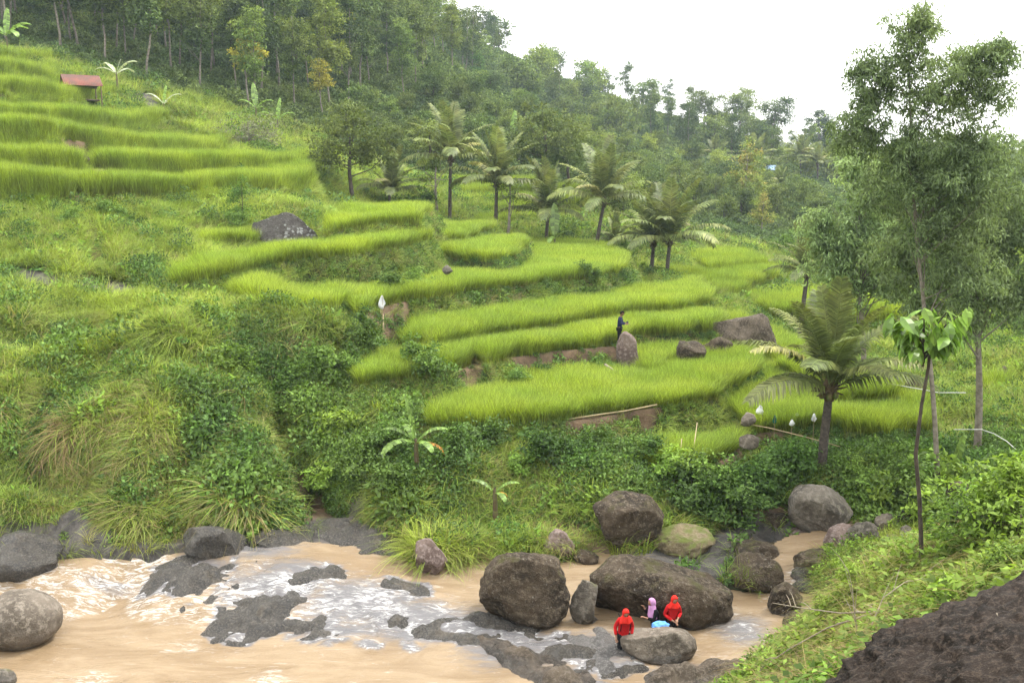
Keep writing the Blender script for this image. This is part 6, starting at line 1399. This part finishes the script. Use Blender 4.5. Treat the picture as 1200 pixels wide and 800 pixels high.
# ------------------------------------------------------------------ flags, poles, pipes
M_FLAG = flat_mat('white_plastic', (.80, .80, .80), (.72, .73, .74), .5, 4, .2); M_FLAGG = flat_mat('green_plastic', (.02, .16, .10), None, .4, 4, 0); M_BAMB = flat_mat('bamboo', (.36, .28, .15), (.26, .20, .11), .5, 3, .2); M_PVC = flat_mat('white_pipe', (.60, .60, .57), (.45, .45, .42), .35, 3, 0)
def flag(u, v, D, w, h, lab, mat=None, lean=0.0, seed=0):
    f = Vector(pd(u, v, D)); b = Vector((f.x - lean * .3, f.y, gz(f.x, f.y))); o = empty('flag', b, 0, lab, 'flag'); t = f - b; k = D / 1150; R = random.Random(seed)
    g = Geo(); tube(g, [(0, 0, -.1), tuple(t * .5), tuple(t + Vector((0, 0, h * k * .5)))], [.014, .012, .01], 5); obj('stick', g.mesh('stick', M_BAMB), o)
    W_, H_ = w * k, h * k; V = []; n = 5
    for i in range(n + 1):
        q = i / n; wd = W_ * (.1 + 1.0 * math.sin(q * math.pi * .62 + .05)) * .5 if q < .85 else W_ * .25
        V += [(t.x - wd, R.uniform(-.03, .03), t.z + H_ * (.5 - q)), (t.x, .06 * math.sin(q * 3 + seed), t.z + H_ * (.5 - q)), (t.x + wd * R.uniform(.35, 1), R.uniform(-.03, .03) - .05, t.z + H_ * (.5 - q))]
    F = []
    for i in range(n): F += [(i * 3, i * 3 + 1, i * 3 + 4, i * 3 + 3), (i * 3 + 1, i * 3 + 2, i * 3 + 5, i * 3 + 4)]
    c = obj('cloth', np_mesh('cloth', np.array(V), np.array(F), mat or M_FLAG, True), o); sd = c.modifiers.new('thick', 'SOLIDIFY'); sd.thickness = .006
flag(448, 354, 45.5, 9, 16, 'white plastic flag on a stick at the left end of the big curved paddy', seed=1)
flag(891, 480, 39.5, 10, 11, 'largest white flag on a bent stick beside the right paddy', seed=2, lean=-1)
flag(928, 495, 38.5, 6, 8, 'lower of the two close white flags in the right paddy', seed=3); flag(934, 486, 39.5, 5, 6, 'upper of the two close white flags in the right paddy', seed=4); flag(954, 489, 38.8, 6, 10, 'white flag nearest the young coconut trunk', seed=5)
flag(908, 491, 38.6, 5, 10, 'dark green plastic strip on a stick among the white flags', M_FLAGG, seed=6)
flag(895, 379, 60, 5, 8, 'tiny white flag in the far green field behind the young palm', seed=7)
def rod(label, pts, r, mat, name='pole', cat='pole', n=6):
    P = [Vector(pd(*p)) for p in pts]; b = P[0]; g = Geo(); tube(g, [p - b for p in P], r, n); tag(obj(name, g.mesh(name, mat, True), None, tuple(b)), label, cat)
def on_lip(u, v, z): return (u, v, (CZ - z) / rr(v))
rod('long bamboo pole lying along the lower edge of the long paddy', [on_lip(666, 491, 3.32), on_lip(700, 486, 3.36), on_lip(735, 481, 3.36), on_lip(770, 474, 3.5)], .035, M_BAMB)
rod('thin upright stick at the end of the long lower paddy wall', [(817, 495, 37.5), (813, 525, 36.4), (809, 540, 36)], .02, M_BAMB)
rod('short upright stick in the weeds above the stone wall', [(799, 514, 36.4), (797, 535, 35.8)], .02, M_BAMB)
rod('thin stick standing by the white flag on the left', [(449, 368, 44.5), (450, 392, 43.6)], .02, M_BAMB)
rod('slanting pole reaching from the flags behind the young coconut trunk', [(868, 495, 38.2), (900, 501, 38), (945, 512, 37), (984, 523, 36)], .022, M_BAMB)
rod('white water pipe slung across the gully behind the sapling', [(1008, 440, 44), (1040, 449, 43), (1080, 456, 42), (1100, 460, 41.5), (1132, 460, 41)], .02, M_PVC, 'pipe', 'pipe')
rod('curved white water pipe bending down at the right edge', [(1118, 503, 37), (1150, 503, 37), (1165, 508, 36.5), (1180, 517, 36), (1190, 526, 35.6), (1196, 534, 35)], .018, M_PVC, 'pipe', 'pipe')
rod('pale broken log leaning below the upright boulder by the man', [(712, 434, 45.6), (725, 442, 45.2), (732, 447, 45)], [.10, .08, .05], M_BAMB, 'log', 'log')
rod('second splintered log under the upright boulder', [(709, 427, 46), (722, 436, 45.5), (734, 440, 45.2)], [.07, .06, .04], M_TWIG, 'log', 'log')
rod('crooked fallen branch over the mossy outcrop', [(735, 590, 33), (748, 598, 32.8), (757, 607, 32.6), (760, 616, 32.4)], [.05, .045, .04, .03], M_TWIG, 'branch', 'branch')
rod('driftwood stick on the bank beside the small banana', [(545, 640, 32.2), (560, 642, 32), (575, 636, 32)], [.05, .04, .03], M_TWIG, 'branch', 'branch')

# ------------------------------------------------------------------ humid air
def haze():
    x0, x1, y0, y1, z0, z1 = -260, 330, -40, 520, -3.5, 140
    V = np.array([[x, y, z] for z in (z0, z1) for y in (y0, y1) for x in (x0, x1)], float)
    F = np.array([[0, 2, 3, 1], [4, 5, 7, 6], [0, 1, 5, 4], [2, 6, 7, 3], [0, 4, 6, 2], [1, 3, 7, 5]])
    m, n, l = mat_new('haze'); p = nd(n, 'ShaderNodeVolumePrincipled'); p.inputs['Color'].default_value = (.70, .86, 1, 1); p.inputs['Density'].default_value = HAZE
    p.inputs['Anisotropy'].default_value = .3; o = nd(n, 'ShaderNodeOutputMaterial'); l.new(p.outputs[0], o.inputs['Volume'])
    ob = obj('haze', np_mesh('haze', V, F, m)); tag(ob, 'thin humid haze filling the valley', kind='stuff')
HAZE = .00029
haze()
